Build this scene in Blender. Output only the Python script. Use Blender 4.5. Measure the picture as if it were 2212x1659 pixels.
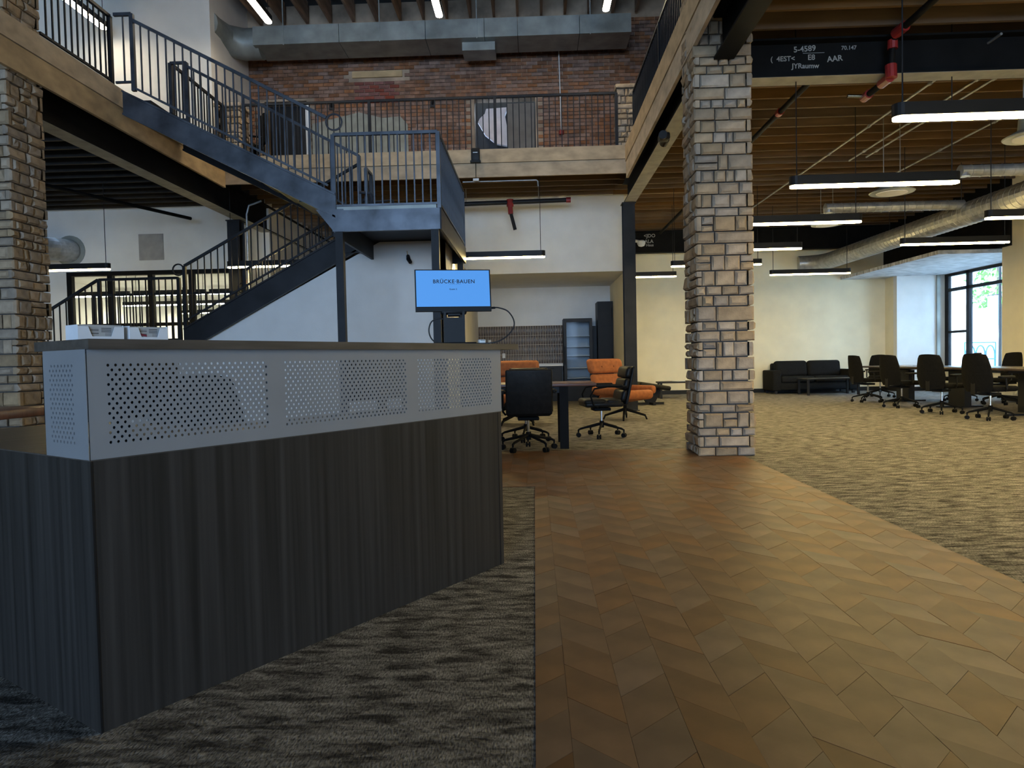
import bpy, bmesh, math, random
from mathutils import Vector, Matrix
random.seed(7)
for o in list(bpy.data.objects): bpy.data.objects.remove(o)
S = bpy.context.scene
C = S.collection
PI = math.pi

# ------------------------------------------------------------------ camera, world, exposure
FPX = 1534.0
PITCH, YAW, ROLL, CAMH = 0.0328, -0.0319, 0.0208, 1.02
def camera():
    cd = bpy.data.cameras.new('camera'); co = bpy.data.objects.new('camera', cd); C.objects.link(co)
    cd.sensor_fit = 'HORIZONTAL'; cd.sensor_width = 36.0; cd.lens = FPX / 2212.0 * 36.0
    cd.clip_start = 0.05; cd.clip_end = 200
    cy, sy, cp, sp = math.cos(YAW), math.sin(YAW), math.cos(PITCH), math.sin(PITCH)
    fwd = Vector((sy*cp, cy*cp, -sp)); right = Vector((cy, -sy, 0)); down = fwd.cross(right)
    cr, sr = math.cos(ROLL), math.sin(ROLL)
    r2 = right*cr + down*sr; d2 = -right*sr + down*cr
    m = Matrix((r2, -d2, -fwd)).transposed().to_4x4()
    m.translation = Vector((0, 0, CAMH)); co.matrix_world = m
    S.camera = co
camera()
w = bpy.data.worlds.new('sky'); S.world = w; w.use_nodes = True
bg = w.node_tree.nodes['Background']
bg.inputs[0].default_value = (0.46, 0.68, 1.0, 1); bg.inputs[1].default_value = 18.0
S.view_settings.view_transform = 'Standard'; S.view_settings.look = 'None'
S.view_settings.gamma = 1.0; S.view_settings.use_curve_mapping = False
S.view_settings.exposure = 0.0
WARM = (1.0, 0.76, 0.31); LAMP = 70.0

# ------------------------------------------------------------------ materials
MT = {}
def mat(name, col, rough=0.6, metal=0.0, var=0.12, scale=6.0, stretch=(1, 1, 1), bump=0.0, rnd=0.0, spec=0.5, emit=None, est=1.0, detail=4.0, col2=None, bscale=None, coat=0.0, isl=0.0):
    m = bpy.data.materials.new(name); m.use_nodes = True; nt = m.node_tree; N = nt.nodes; L = nt.links
    b = N['Principled BSDF']
    b.inputs['Roughness'].default_value = rough; b.inputs['Metallic'].default_value = metal
    b.inputs['Specular IOR Level'].default_value = spec; b.inputs['Coat Weight'].default_value = coat
    tc = N.new('ShaderNodeTexCoord'); mp = N.new('ShaderNodeMapping'); mp.inputs['Scale'].default_value = stretch
    L.new(tc.outputs['Object'], mp.inputs['Vector'])
    nz = N.new('ShaderNodeTexNoise'); nz.inputs['Scale'].default_value = scale; nz.inputs['Detail'].default_value = detail
    L.new(mp.outputs['Vector'], nz.inputs['Vector'])
    rp = N.new('ShaderNodeValToRGB')
    c1 = tuple(max(0, c*(1-var)) for c in col); c2 = tuple(min(1, c*(1+var)) for c in col) if col2 is None else col2
    rp.color_ramp.elements[0].color = (*c1, 1); rp.color_ramp.elements[1].color = (*c2, 1)
    rp.color_ramp.elements[0].position = 0.3; rp.color_ramp.elements[1].position = 0.7
    L.new(nz.outputs['Fac'], rp.inputs['Fac'])
    out = rp.outputs['Color']
    if rnd or isl:
        hs = N.new('ShaderNodeHueSaturation'); oi = N.new('ShaderNodeObjectInfo'); ge = N.new('ShaderNodeNewGeometry')
        ad = N.new('ShaderNodeMath'); ad.operation = 'ADD'
        L.new(oi.outputs['Random'], ad.inputs[0]); L.new(ge.outputs['Random Per Island'], ad.inputs[1])
        fr = N.new('ShaderNodeMath'); fr.operation = 'FRACT'; L.new(ad.outputs[0], fr.inputs[0])
        mr = N.new('ShaderNodeMapRange'); r = rnd or isl
        mr.inputs['To Min'].default_value = 1-r; mr.inputs['To Max'].default_value = 1+r
        L.new(fr.outputs[0], mr.inputs['Value']); L.new(mr.outputs[0], hs.inputs['Value'])
        m2 = N.new('ShaderNodeMath'); m2.operation = 'MULTIPLY'; m2.inputs[1].default_value = 7.13; L.new(fr.outputs[0], m2.inputs[0])
        f2 = N.new('ShaderNodeMath'); f2.operation = 'FRACT'; L.new(m2.outputs[0], f2.inputs[0])
        ms = N.new('ShaderNodeMapRange'); ms.inputs['To Min'].default_value = 0.75; ms.inputs['To Max'].default_value = 1.25
        L.new(f2.outputs[0], ms.inputs['Value']); L.new(ms.outputs[0], hs.inputs['Saturation'])
        L.new(out, hs.inputs['Color']); out = hs.outputs['Color']
    L.new(out, b.inputs['Base Color'])
    if bump:
        nb = nz
        if bscale:
            nb = N.new('ShaderNodeTexNoise'); nb.inputs['Scale'].default_value = bscale; nb.inputs['Detail'].default_value = 5
            L.new(mp.outputs['Vector'], nb.inputs['Vector'])
        bp = N.new('ShaderNodeBump'); bp.inputs['Strength'].default_value = bump; bp.inputs['Distance'].default_value = 0.02
        L.new(nb.outputs['Fac'], bp.inputs['Height']); L.new(bp.outputs[0], b.inputs['Normal'])
    if emit:
        b.inputs['Emission Color'].default_value = (*emit, 1); b.inputs['Emission Strength'].default_value = est
    MT[name] = m
    return m
def glassmat(name, tint=(0.9, 0.95, 0.95), rough=0.0, a=0.12):
    m = bpy.data.materials.new(name); m.use_nodes = True; nt = m.node_tree; N = nt.nodes; L = nt.links
    N.remove(N['Principled BSDF']); o = N['Material Output']
    t = N.new('ShaderNodeBsdfTransparent'); t.inputs[0].default_value = (*tint, 1)
    g = N.new('ShaderNodeBsdfGlossy'); g.inputs['Roughness'].default_value = rough
    f = N.new('ShaderNodeLayerWeight'); f.inputs['Blend'].default_value = a
    mx = N.new('ShaderNodeMixShader'); L.new(f.outputs['Fresnel'], mx.inputs[0]); L.new(t.outputs[0], mx.inputs[1]); L.new(g.outputs[0], mx.inputs[2])
    L.new(mx.outputs[0], o.inputs['Surface']); MT[name] = m
mat('white_wall', (0.74, 0.735, 0.72), 0.85, var=0.04, scale=3, bump=0.08, bscale=60)
mat('cream_wall', (0.80, 0.73, 0.54), 0.85, var=0.05, scale=2.5, bump=0.1, bscale=50)
mat('stone', (0.345, 0.262, 0.178), 0.9, var=0.3, scale=7, bump=0.9, bscale=14, rnd=0.2, detail=6)
mat('mortar', (0.075, 0.072, 0.07), 0.95)
mat('brick', (0.235, 0.122, 0.075), 0.9, var=0.35, scale=9, bump=0.5, rnd=0.28)
mat('brick_red', (0.19, 0.060, 0.045), 0.85, var=0.25, scale=9, bump=0.3, rnd=0.2)
mat('brick_mortar', (0.36, 0.27, 0.19), 0.95, var=0.45, scale=2.0)
mat('plaster_patch', (0.30, 0.30, 0.25), 0.9, var=0.2, scale=5)
mat('steel', (0.017, 0.018, 0.021), 0.5, metal=0.12, spec=0.2, var=0.4, scale=2.2, bump=0.03)
mat('steel_blue', (0.078, 0.087, 0.104), 0.36, metal=0.5, var=0.5, scale=3.0, bump=0.03)
mat('black_steel', (0.006, 0.006, 0.0062), 0.65, metal=0.0, spec=0.12, var=0.3, scale=4)
mat('flange_paint', (0.33, 0.33, 0.31), 0.7, var=0.2, scale=5)
mat('galvanised', (0.40, 0.41, 0.41), 0.38, metal=0.6, var=0.25, scale=9)
mat('galv_dull', (0.30, 0.32, 0.30), 0.5, metal=0.4, var=0.25, scale=3)
mat('timber', (0.50, 0.375, 0.235), 0.75, var=0.25, scale=2.2, stretch=(1.5, 1.5, 3), bump=0.15, rnd=0.12)
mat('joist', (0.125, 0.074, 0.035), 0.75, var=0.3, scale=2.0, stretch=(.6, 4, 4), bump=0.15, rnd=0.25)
mat('joist_shaded', (0.028, 0.024, 0.021), 0.8, var=0.4, scale=3)  # same wood as joist, with the unlit shade put into its colour
mat('roof_joist', (0.30, 0.20, 0.13), 0.8, var=0.35, scale=3, stretch=(4, .6, 4), rnd=0.25)
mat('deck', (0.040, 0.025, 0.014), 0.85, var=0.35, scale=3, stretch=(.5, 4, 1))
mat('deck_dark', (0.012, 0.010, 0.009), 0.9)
mat('plank', (0.128, 0.070, 0.036), 0.52, var=0.34, scale=3.2, stretch=(1.2, 1.2, 1), bump=0.06, rnd=0.10, spec=0.28, detail=7)
mat('plank_gap', (0.035, 0.02, 0.012), 0.9)
mat('laminate', (0.030, 0.0275, 0.0255), 0.55, var=0.45, scale=4, stretch=(9, 9, .16), detail=8, spec=0.2)
mat('counter_lam', (0.06, 0.052, 0.046), 0.45, var=0.4, scale=6, stretch=(.6, 6, 6))
mat('grey_metal', (0.245, 0.255, 0.27), 0.45, metal=0.1, var=0.05, scale=5)
mat('black', (0.008, 0.008, 0.009), 0.5, spec=0.3, var=0.2)
mat('black_plastic', (0.009, 0.009, 0.0095), 0.5, spec=0.25, var=0.2)
mat('black_leather', (0.010, 0.0095, 0.009), 0.45, spec=0.2, var=0.3, scale=20, bump=0.08)
mat('black_fabric', (0.0075, 0.0073, 0.0072), 0.95, spec=0.12, var=0.25, scale=40, bump=0.1)
mat('sofa_fabric', (0.012, 0.0125, 0.0135), 0.95, spec=0.12, var=0.25, scale=40, bump=0.1)
mat('orange_fabric', (0.31, 0.092, 0.022), 0.8, var=0.2, scale=18, bump=0.12)
mat('chrome', (0.6, 0.6, 0.6), 0.2, metal=1.0, var=0.05)
mat('walnut_top', (0.13, 0.058, 0.04), 0.35, var=0.3, scale=4, stretch=(.6, 6, 1))
mat('dark_top', (0.055, 0.04, 0.032), 0.25, var=0.3, scale=4, stretch=(6, .6, 1))
mat('tile', (0.115, 0.088, 0.075), 0.35, var=0.15, scale=8, rnd=0.12)
mat('grout', (0.60, 0.55, 0.47), 0.9)
mat('white_plastic', (0.75, 0.75, 0.74), 0.5, var=0.03)
mat('card', (0.70, 0.72, 0.75), 0.7, var=0.06, scale=12)
mat('print_dark', (0.06, 0.06, 0.065), 0.7); mat('print_red', (0.20, 0.012, 0.04), 0.6); mat('print_grey', (0.33, 0.32, 0.31), 0.7)
mat('leaflet', (0.42, 0.42, 0.41), 0.7)
mat('red_paint', (0.25, 0.02, 0.018), 0.4, var=0.2)
mat('chalk', (0.35, 0.35, 0.34), 0.95)
mat('diffuser', (0.9, 0.88, 0.8), 0.5, emit=WARM, est=LAMP)
mat('diffuser_cool', (0.9, 0.9, 0.9), 0.5, emit=(1.0, 0.85, 0.62), est=48.0)
mat('diffuser_office', (0.9, 0.9, 0.9), 0.5, emit=(1.0, 0.88, 0.66), est=80.0)
mat('screen_blue', (0.02, 0.05, 0.1), 0.25, var=0.02, emit=(0.085, 0.31, 0.80), est=0.95)
mat('screen_text', (0.006, 0.012, 0.03), 0.4)
mat('exit_red', (0.5, 0.06, 0.02), 0.5, emit=(1.0, 0.12, 0.03), est=1.4)
mat('fridge_inside', (0.55, 0.58, 0.62), 0.4, var=0.05)
mat('insulation', (0.72, 0.66, 0.68), 0.9, var=0.1)
mat('drywall_grey', (0.17, 0.155, 0.14), 0.9)
mat('fluor_white', (0.80, 0.80, 0.78), 0.6)
mat('soffit_print', (0.42, 0.43, 0.45), 0.6, var=0.5, scale=4, stretch=(1, 5, 1), col2=(0.8, 0.82, 0.85), detail=6)
mat('pave', (0.62, 0.60, 0.57), 0.9); mat('ext_wall', (0.66, 0.68, 0.70), 0.9, var=0.08); mat('ext_stone', (0.5, 0.42, 0.34), 0.9)
mat('ext_pane', (0.45, 0.50, 0.55), 0.3)
mat('leaf', (0.14, 0.30, 0.05), 0.6, var=0.4, scale=9); mat('bark', (0.13, 0.09, 0.06), 0.9)
mat('rack_blue', (0.03, 0.12, 0.22), 0.4); mat('banner', (0.30, 0.42, 0.55), 0.7)
glassmat('glass'); glassmat('glass_grey', (0.85, 0.88, 0.9), 0.05, 0.12)
def carpet_mat():
    m = mat('carpet', (0.1, 0.1, 0.1), 0.95, spec=0.1); nt = m.node_tree; N = nt.nodes; L = nt.links; b = N['Principled BSDF']
    tc = N.new('ShaderNodeTexCoord')
    mp = N.new('ShaderNodeMapping'); mp.inputs['Scale'].default_value = (1.0, 3.2, 1); L.new(tc.outputs['Object'], mp.inputs['Vector'])
    n1 = N.new('ShaderNodeTexNoise'); n1.inputs['Scale'].default_value = 7.0; n1.inputs['Detail'].default_value = 7; n1.inputs['Roughness'].default_value = 0.62; n1.inputs['Distortion'].default_value = 0.5
    L.new(mp.outputs['Vector'], n1.inputs['Vector'])
    rp = N.new('ShaderNodeValToRGB'); e = rp.color_ramp.elements
    e[0].position = 0.37; e[0].color = (0.050, 0.046, 0.042, 1); e[1].position = 0.64; e[1].color = (0.30, 0.283, 0.255, 1)
    L.new(n1.outputs['Fac'], rp.inputs['Fac'])
    n2 = N.new('ShaderNodeTexNoise'); n2.inputs['Scale'].default_value = 1.0
    mp2 = N.new('ShaderNodeMapping'); mp2.inputs['Scale'].default_value = (190, 55, 1); L.new(tc.outputs['Object'], mp2.inputs['Vector']); L.new(mp2.outputs['Vector'], n2.inputs['Vector'])
    mr = N.new('ShaderNodeMapRange'); mr.inputs['From Min'].default_value = 0.3; mr.inputs['From Max'].default_value = 0.7; mr.inputs['To Min'].default_value = 0.35; mr.inputs['To Max'].default_value = 1.65
    L.new(n2.outputs['Fac'], mr.inputs['Value'])
    hs = N.new('ShaderNodeHueSaturation'); L.new(rp.outputs['Color'], hs.inputs['Color']); L.new(mr.outputs[0], hs.inputs['Value'])
    L.new(hs.outputs[0], b.inputs['Base Color'])
    bp = N.new('ShaderNodeBump'); bp.inputs['Strength'].default_value = 0.5; bp.inputs['Distance'].default_value = 0.01
    L.new(n2.outputs['Fac'], bp.inputs['Height']); L.new(bp.outputs[0], b.inputs['Normal'])
carpet_mat()

# ------------------------------------------------------------------ mesh helpers
class MB:
    def __init__(s): s.v = []; s.f = []; s.smooth = False
    def add(s, vs, fs):
        n = len(s.v); s.v += [tuple(p) for p in vs]; s.f += [tuple(i+n for i in f) for f in fs]; return s
    def box(s, x0, x1, y0, y1, z0, z1):
        return s.add([(x0,y0,z0),(x1,y0,z0),(x1,y1,z0),(x0,y1,z0),(x0,y0,z1),(x1,y0,z1),(x1,y1,z1),(x0,y1,z1)],
                     [(0,3,2,1),(4,5,6,7),(0,1,5,4),(1,2,6,5),(2,3,7,6),(3,0,4,7)])
    def prism(s, poly, axis, a, b):
        # poly: 2D points, counter-clockwise; axis 'x','y','z' = extrusion axis
        def P(u, v, t): return (t,u,v) if axis == 'x' else ((u,t,v) if axis == 'y' else (u,v,t))
        n = len(poly); vs = [P(u,v,a) for u,v in poly]+[P(u,v,b) for u,v in poly]
        return s.add(vs, [tuple(range(n))[::-1], tuple(range(n, 2*n))]+[(i,(i+1)%n,n+(i+1)%n,n+i) for i in range(n)])
    def tube(s, pts, r, seg=8, caps=True, square=False, closed=False):
        pts = [Vector(p) for p in pts]; n = len(pts); rings = []
        rr = r if isinstance(r, (list, tuple)) else [r]*n
        prev = None
        for i, p in enumerate(pts):
            if closed: t = (pts[(i+1) % n]-pts[i-1])
            else: t = pts[min(i+1, n-1)]-pts[max(i-1, 0)]
            t.normalize()
            if prev is None:
                a = Vector((0,0,1)) if abs(t.z) < 0.95 else Vector((0,1,0))
                a = (a-t*a.dot(t)).normalized()
            else:
                a = (prev-t*prev.dot(t)).normalized()
            prev = a; b = t.cross(a)
            k = seg if not square else 4
            off = PI/4 if square else 0
            q = rr[i]*(math.sqrt(2) if square else 1)
            rings.append([p+(a*math.cos(off+2*PI*j/k)+b*math.sin(off+2*PI*j/k))*q for j in range(k)])
        k = len(rings[0]); vs = [p for r_ in rings for p in r_]; fs = []
        m = n if closed else n-1
        for i in range(m):
            for j in range(k):
                i2 = (i+1) % n
                fs.append((i*k+j, i*k+(j+1)%k, i2*k+(j+1)%k, i2*k+j))
        if caps and not closed: fs += [tuple(range(k))[::-1], tuple((n-1)*k+j for j in range(k))]
        return s.add(vs, fs)
    def lathe(s, prof, seg=20, cx=0, cy=0, cz=0):
        k = seg; vs = []; fs = []
        for r, z in prof:
            for j in range(k): vs.append((cx+r*math.cos(2*PI*j/k), cy+r*math.sin(2*PI*j/k), cz+z))
        for i in range(len(prof)-1):
            for j in range(k): fs.append((i*k+j, i*k+(j+1)%k, (i+1)*k+(j+1)%k, (i+1)*k+j))
        fs += [tuple(range(k))[::-1], tuple((len(prof)-1)*k+j for j in range(k))]
        return s.add(vs, fs)
    def rbox(s, x0, x1, y0, y1, z0, z1, r=0.03, seg=3, rot=None):
        bm = bmesh.new(); bmesh.ops.create_cube(bm, size=1.0)
        for v in bm.verts: v.co = Vector(((x1-x0)*v.co.x, (y1-y0)*v.co.y, (z1-z0)*v.co.z))
        bmesh.ops.bevel(bm, geom=bm.edges[:], offset=min(r, .49*min(x1-x0, y1-y0, z1-z0)), segments=seg, affect='EDGES', profile=0.5)
        c = Vector(((x0+x1)/2, (y0+y1)/2, (z0+z1)/2)); bm.verts.index_update()
        vs = [(rot @ v.co if rot else v.co)+c for v in bm.verts]
        fs = [tuple(v.index for v in f.verts) for f in bm.faces]; bm.free()
        s.smooth = True
        return s.add(vs, fs)
    def mesh(s, name, m):
        me = bpy.data.meshes.new(name); me.from_pydata(s.v, [], s.f); me.update()
        if m: me.materials.append(MT[m])
        if s.smooth:
            me.polygons.foreach_set('use_smooth', [True]*len(me.polygons))
            try: me.set_sharp_from_angle(angle=math.radians(50))
            except Exception: pass
        return me
    def build(s, name, m, parent=None, **kw): return link(name, s.mesh(name, m), parent, **kw)
def link(name, me, parent=None, loc=None, rot=None):
    o = bpy.data.objects.new(name, me); C.objects.link(o)
    if parent: o.parent = parent
    if loc is not None: o.location = loc
    if rot is not None: o.rotation_euler = rot
    return o
def tag(o, label=None, cat=None, group=None, kind=None):
    if label: o['label'] = label
    if cat: o['category'] = cat
    if group: o['group'] = group
    if kind: o['kind'] = kind
    return o
def thing(name, label, cat, loc=(0,0,0), rz=0.0, group=None):
    o = bpy.data.objects.new(name, None); C.objects.link(o); o.location = loc; o.rotation_euler = (0,0,rz); o.empty_display_size = 0.1
    return tag(o, label, cat, group)
def struct(name, mb, m, label=None): return tag(mb.build(name, m), label, None, None, 'structure')
def copy_tree(o, parent=None):
    c = o.copy(); C.objects.link(c); c.parent = parent
    for ch in list(o.children): copy_tree(ch, c)
    return c
def text_mesh(txt, size, m, extrude=0.0, align='CENTER', space=1.0, xs=1.0):
    cu = bpy.data.curves.new('txt', 'FONT'); cu.body = txt; cu.size = size; cu.align_x = align; cu.extrude = extrude; cu.space_character = space; cu.resolution_u = 3; cu.offset = size*.02
    o = bpy.data.objects.new('txt', cu); C.objects.link(o)
    dg = bpy.context.evaluated_depsgraph_get(); me = bpy.data.meshes.new_from_object(o.evaluated_get(dg))
    bpy.data.objects.remove(o); bpy.data.curves.remove(cu)
    me.materials.clear(); me.materials.append(MT[m])
    if xs != 1:
        for v in me.vertices: v.co.x *= xs
    return me
def clip_rect(poly, x0, x1, y0, y1):
    def cl(P, f, inter):
        out = []
        for i in range(len(P)):
            a, b = P[i-1], P[i]; fa, fb = f(a), f(b)
            if fb >= 0:
                if fa < 0: out.append(inter(a, b, fa, fb))
                out.append(b)
            elif fa >= 0: out.append(inter(a, b, fa, fb))
        return out
    I = lambda a, b, fa, fb: (a[0]+(b[0]-a[0])*fa/(fa-fb), a[1]+(b[1]-a[1])*fa/(fa-fb))
    for f in (lambda p: p[0]-x0, lambda p: x1-p[0], lambda p: p[1]-y0, lambda p: y1-p[1]):
        poly = cl(poly, f, I)
        if len(poly) < 3: return []
    return poly

# ------------------------------------------------------------------ setting: levels
ZD, ZJ, ZR = 4.715, 4.43, 8.15          # mezzanine deck, joist bottom, roof joist bottom
XR, XL, YB = 1.66, -5.39, 12.5          # edges of the gallery opening
YW, YF = 15.1, 19.75                    # upper brick wall, far wall of the right room
XWR = 9.6                               # right wall
floor = struct('floor', MB().box(-12, XWR+1.6, -20.2, 26.2, -0.12, 0.0), 'carpet', 'mottled grey and tan carpet')
# chevron plank floor
fb = MB().box(-0.016, 2.11, 0.6, 5.69, 0.0005, 0.0015); fb.box(-0.9, 2.11, 5.69, 7.95, 0.0005, 0.0015)
trim = fb.build('plank_bed', 'plank_gap', floor)
CW, PW, G = 0.16, 0.23, 0.0009
cand = []
k0 = -7
for k in range(k0, 16):
    xa = 0.08+CW*(k-1); xb = xa+CW; sgn = 1 if k % 2 == 0 else -1
    for j in range(-2, 36):
        y0 = 0.5+PW*j
        p = [(xa+G/2, y0+G), (xb-G/2, y0+G+sgn*CW), (xb-G/2, y0+PW-G+sgn*CW), (xa+G/2, y0+PW-G)]
        for rect in ((-0.016, 2.11, 0.6, 5.69), (-0.9, 2.11, 5.691, 7.95)):
            q = clip_rect(p, *rect)
            if len(q) >= 3:
                cy = sum(t[1] for t in q)/len(q); cx = sum(t[0] for t in q)/len(q)
                area = abs(sum(q[i-1][0]*q[i][1]-q[i][0]*q[i-1][1] for i in range(len(q))))/2
                if area > 2e-4: cand.append((cy-0.0*cx, cx, q))
def infr(c): return abs(c[1])/max(c[0], .1) < .80 and c[0] > 1.0 and not (c[1] < -.45)
cand.sort(key=lambda c: (not infr(c), c[0]))
rest = MB()
for i, (cy, cx, q) in enumerate(cand):
    if not infr((cy, cx, q)) and cy < 1.0: continue
    h = 0.0045+random.uniform(-.0008, .0008)
    if i < 298:
        cyy = sum(t[1] for t in q)/len(q); cxx = sum(t[0] for t in q)/len(q)
        mb = MB().prism([(x-cxx, y-cyy) for x, y in q], 'z', 0, h-0.0015)
        mb.build('plank', 'plank', floor, loc=(cxx, cyy, 0.0015))
    else: rest.prism(q, 'z', 0.0015, h)
tag(rest.build('plank_field', 'plank', floor), kind='stuff')

# ------------------------------------------------------------------ far walls
def wallbox(name, *boxes, m='white_wall', label=None):
    mb = MB()
    for b in boxes: mb.box(*b)
    return struct(name, mb, m, label)
wallbox('wall_far_right', (1.95, XWR, YF, YF+.2, 0, 4.7), m='cream_wall', label='cream plaster wall at the far end behind the sofa')
# right wall with deep window bay
wr = MB(); wr.box(XWR, XWR+.2, 19.3, YF+.2, 0, 4.7); wr.box(XWR, XWR+1.35, 14.72, 14.9, 0, 4.7)
wr.box(XWR, XWR+.2, -20.0, 14.72, 0, 4.7); wr.box(XWR+1.25, XWR+1.35, 14.9, 19.12, 0, 0.5); wr.box(XWR+1.25, XWR+1.35, 14.9, 19.12, 3.04, 4.7)
struct('wall_reveal', MB().box(XWR, XWR+1.35, 19.12, 19.3, 0, 3.04), 'white_wall', 'white reveal on the far side of the window bay')
struct('wall_right', wr, 'cream_wall', 'cream side wall with a deep window bay')
struct('baseboard_far', MB().box(2.2, XWR, YF-.018, YF, 0, .11), 'black', 'black rubber base along the far wall')
bbm = MB(); bbm.box(XWR-.018, XWR, 2.0, 14.9, 0, .11); bbm.box(XWR-.018, XWR, 19.12, YF-.018, 0, .11); bbm.box(XWR, XWR+1.25, 19.10, 19.12, 0, .11)
struct('baseboard_right', bbm, 'black', 'black rubber base along the window wall')
struct('trim_1', MB().box(10.62, 10.7, 19.075, 19.12, 0.0, 3.04), 'galv_dull', 'slim grey vertical trim in the window reveal')
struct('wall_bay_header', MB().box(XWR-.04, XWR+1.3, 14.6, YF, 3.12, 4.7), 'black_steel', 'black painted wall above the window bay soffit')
so = MB().box(8.4, XWR+1.25, 15.05, YF, 3.04, 3.12)
struct('ceiling_bay', so, 'soffit_print', 'low mottled white soffit over the window bay')
# window in the bay (plane x = 10.87)
wx = XWR+1.27
win = struct('window_1', MB().box(wx-.03, wx+.05, 18.96, 19.12, .5, 3.04), 'steel', 'tall dark framed window at the right')
def wpart(nm, y0, y1, z0, z1, d=.045): return MB().box(wx-d, wx+d, y0, y1, z0, z1).build(nm, 'steel', win)
wpart('mullion', 18.05, 18.17, .5, 3.04); wpart('mullion', 16.62, 16.74, .5, 3.04); wpart('mullion', 14.9, 15.05, .5, 3.04)
wpart('head_rail', 14.9, 18.96, 2.97, 3.04); wpart('sill_rail', 14.9, 18.96, .5, .58)
wpart('transom', 14.9, 18.96, 2.58, 2.66); wpart('glazing_bar', 18.17, 18.96, 1.50, 1.56, .03); wpart('glazing_bar', 15.05, 16.62, 1.50, 1.56, .03)
for y0, y1 in ((18.17, 18.96), (16.74, 18.05), (15.05, 16.62)):
    for z0, z1 in ((.58, 2.58), (2.66, 2.97)):
        MB().box(wx-.004, wx+.004, y0, y1, z0, z1).build('pane', 'glass', win)
# kitchen recess, white walls under the gallery
XK = -1.41
kw = MB(); kw.box(XK-.15, XK, 11.47, 12.55, 0, 2.98); kw.box(XK-.15, XK, 12.55, YW, 0, 2.98); kw.box(XK-.15, XK, YW, 26.0, 0, 4.6)
struct('wall_side', kw, 'white_wall', 'white side wall running from under the stair landing into the kitchenette')
kb = MB(); kb.box(XK, 1.95, YW, YW+.15, 2.86, 4.60); kb.box(-5.75, 2.05, 26.0, 26.15, 0, 4.60)
struct('wall_back', kb, 'white_wall', 'white wall beneath the gallery above the kitchenette')
struct('wall_kitchen', MB().box(XK-.15, 2.2, 18.1, 18.25, 0, 2.95), 'white_wall', 'white back wall of the kitchenette')
struct('ceiling_kitchen', MB().box(XK, 2.1, YW+.15, 18.1, 2.86, 2.95), 'white_wall', 'white dropped ceiling of the kitchenette')
kr = MB(); kr.box(1.95, 2.05, YW, 26.15, 0, 4.6)
struct('wall_divider', kr, 'cream_wall', 'white wall between kitchenette and the right room')
ws = MB().prism([(-6.9,0),(XK,0),(XK,2.98),(-2.46,2.98),(-5.62,1.33),(-6.9,1.33)], 'y', 11.47, 11.6)
struct('wall_stair', ws, 'white_wall', 'white wall filling the space under the lower stair flight')
# left: glazed office behind the stair
gl = MB(); gl.box(-12, -5.75, YW, YW+.15, 3.12, 4.6); gl.box(-12, -10.05, YW, YW+.15, 0, 3.12); gl.box(-6.2, -5.75, YW, YW+.15, 2.62, 3.12)
struct('wall_left_back', gl, 'white_wall', 'white wall above the glazed office')
il = MB(); il.box(-12, -5.6, 25.6, 25.8, 0, 3.4); il.box(-12.2, -12, YW, 25.8, 0, 3.4); il.box(-5.75, -5.6, YW, 26.0, 0, 4.6)
struct('wall_office', il, 'white_wall', 'pale inner walls of the lit office')
struct('ceiling_office', MB().box(-12, -5.75, YW+.15, 25.8, 3.3, 3.4), 'white_wall', 'pale ceiling of the lit office')
gw = struct('window_2', MB().box(-10.05, -6.2, YW-.02, YW+.1, 3.03, 3.12), 'black_steel', 'black framed office glazing behind the stair')
for x in (-10.05, -9.16, -8.27, -7.38, -6.49, -6.25): MB().box(x, x+.11, YW-.02, YW+.09, 0, 3.03).build('mullion', 'black_steel', gw)
MB().box(-10.0, -6.2, YW, YW+.07, 1.93, 2.0).build('transom', 'black_steel', gw)
xs = (-10.05, -9.16, -8.27, -7.38, -6.49)
for a, b in zip(xs[:-1], xs[1:]):
    for z0, z1 in ((.05, 1.93), (2.0, 3.03)): MB().box(a+.11, b, YW+.03, YW+.038, z0, z1).build('pane', 'glass', gw)
# white room on the upper left, gallery level
ul = MB(); ul.box(-9.9, -5.93, 13.3, 13.45, ZD, 8.6); ul.box(-6.08, -5.93, 13.45, YW+.1, ZD, 8.6)
struct('wall_upper_left', ul, 'white_wall', 'tall white wall of the room on the upper level')
# envelope
ev = MB(); ev.box(-12.2, -12, -20.2, YW+.2, 0, 9); struct('wall_left', ev, 'cream_wall', 'left side wall of the hall')
ev = MB(); ev.box(-12, -7.5, -20.2, -20.0, 0, 9); ev.box(5.0, XWR+.2, -20.2, -20.0, 0, 9); ev.box(-7.5, 5.0, -20.2, -20.0, 6.8, 9)  # set far back, opening sized to even out the daylight
struct('wall_front', ev, 'white_wall', 'unseen front wall around a wide entrance opening sized for the daylight')
ev = MB(); ev.box(XWR, XWR+.2, -20.2, YW+.2, ZD, 9); ev.box(3.7, XWR, YW, YW+.2, ZD, 9)
struct('wall_upper_right', ev, 'brick_mortar', 'masonry wall on the upper right level')

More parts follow.
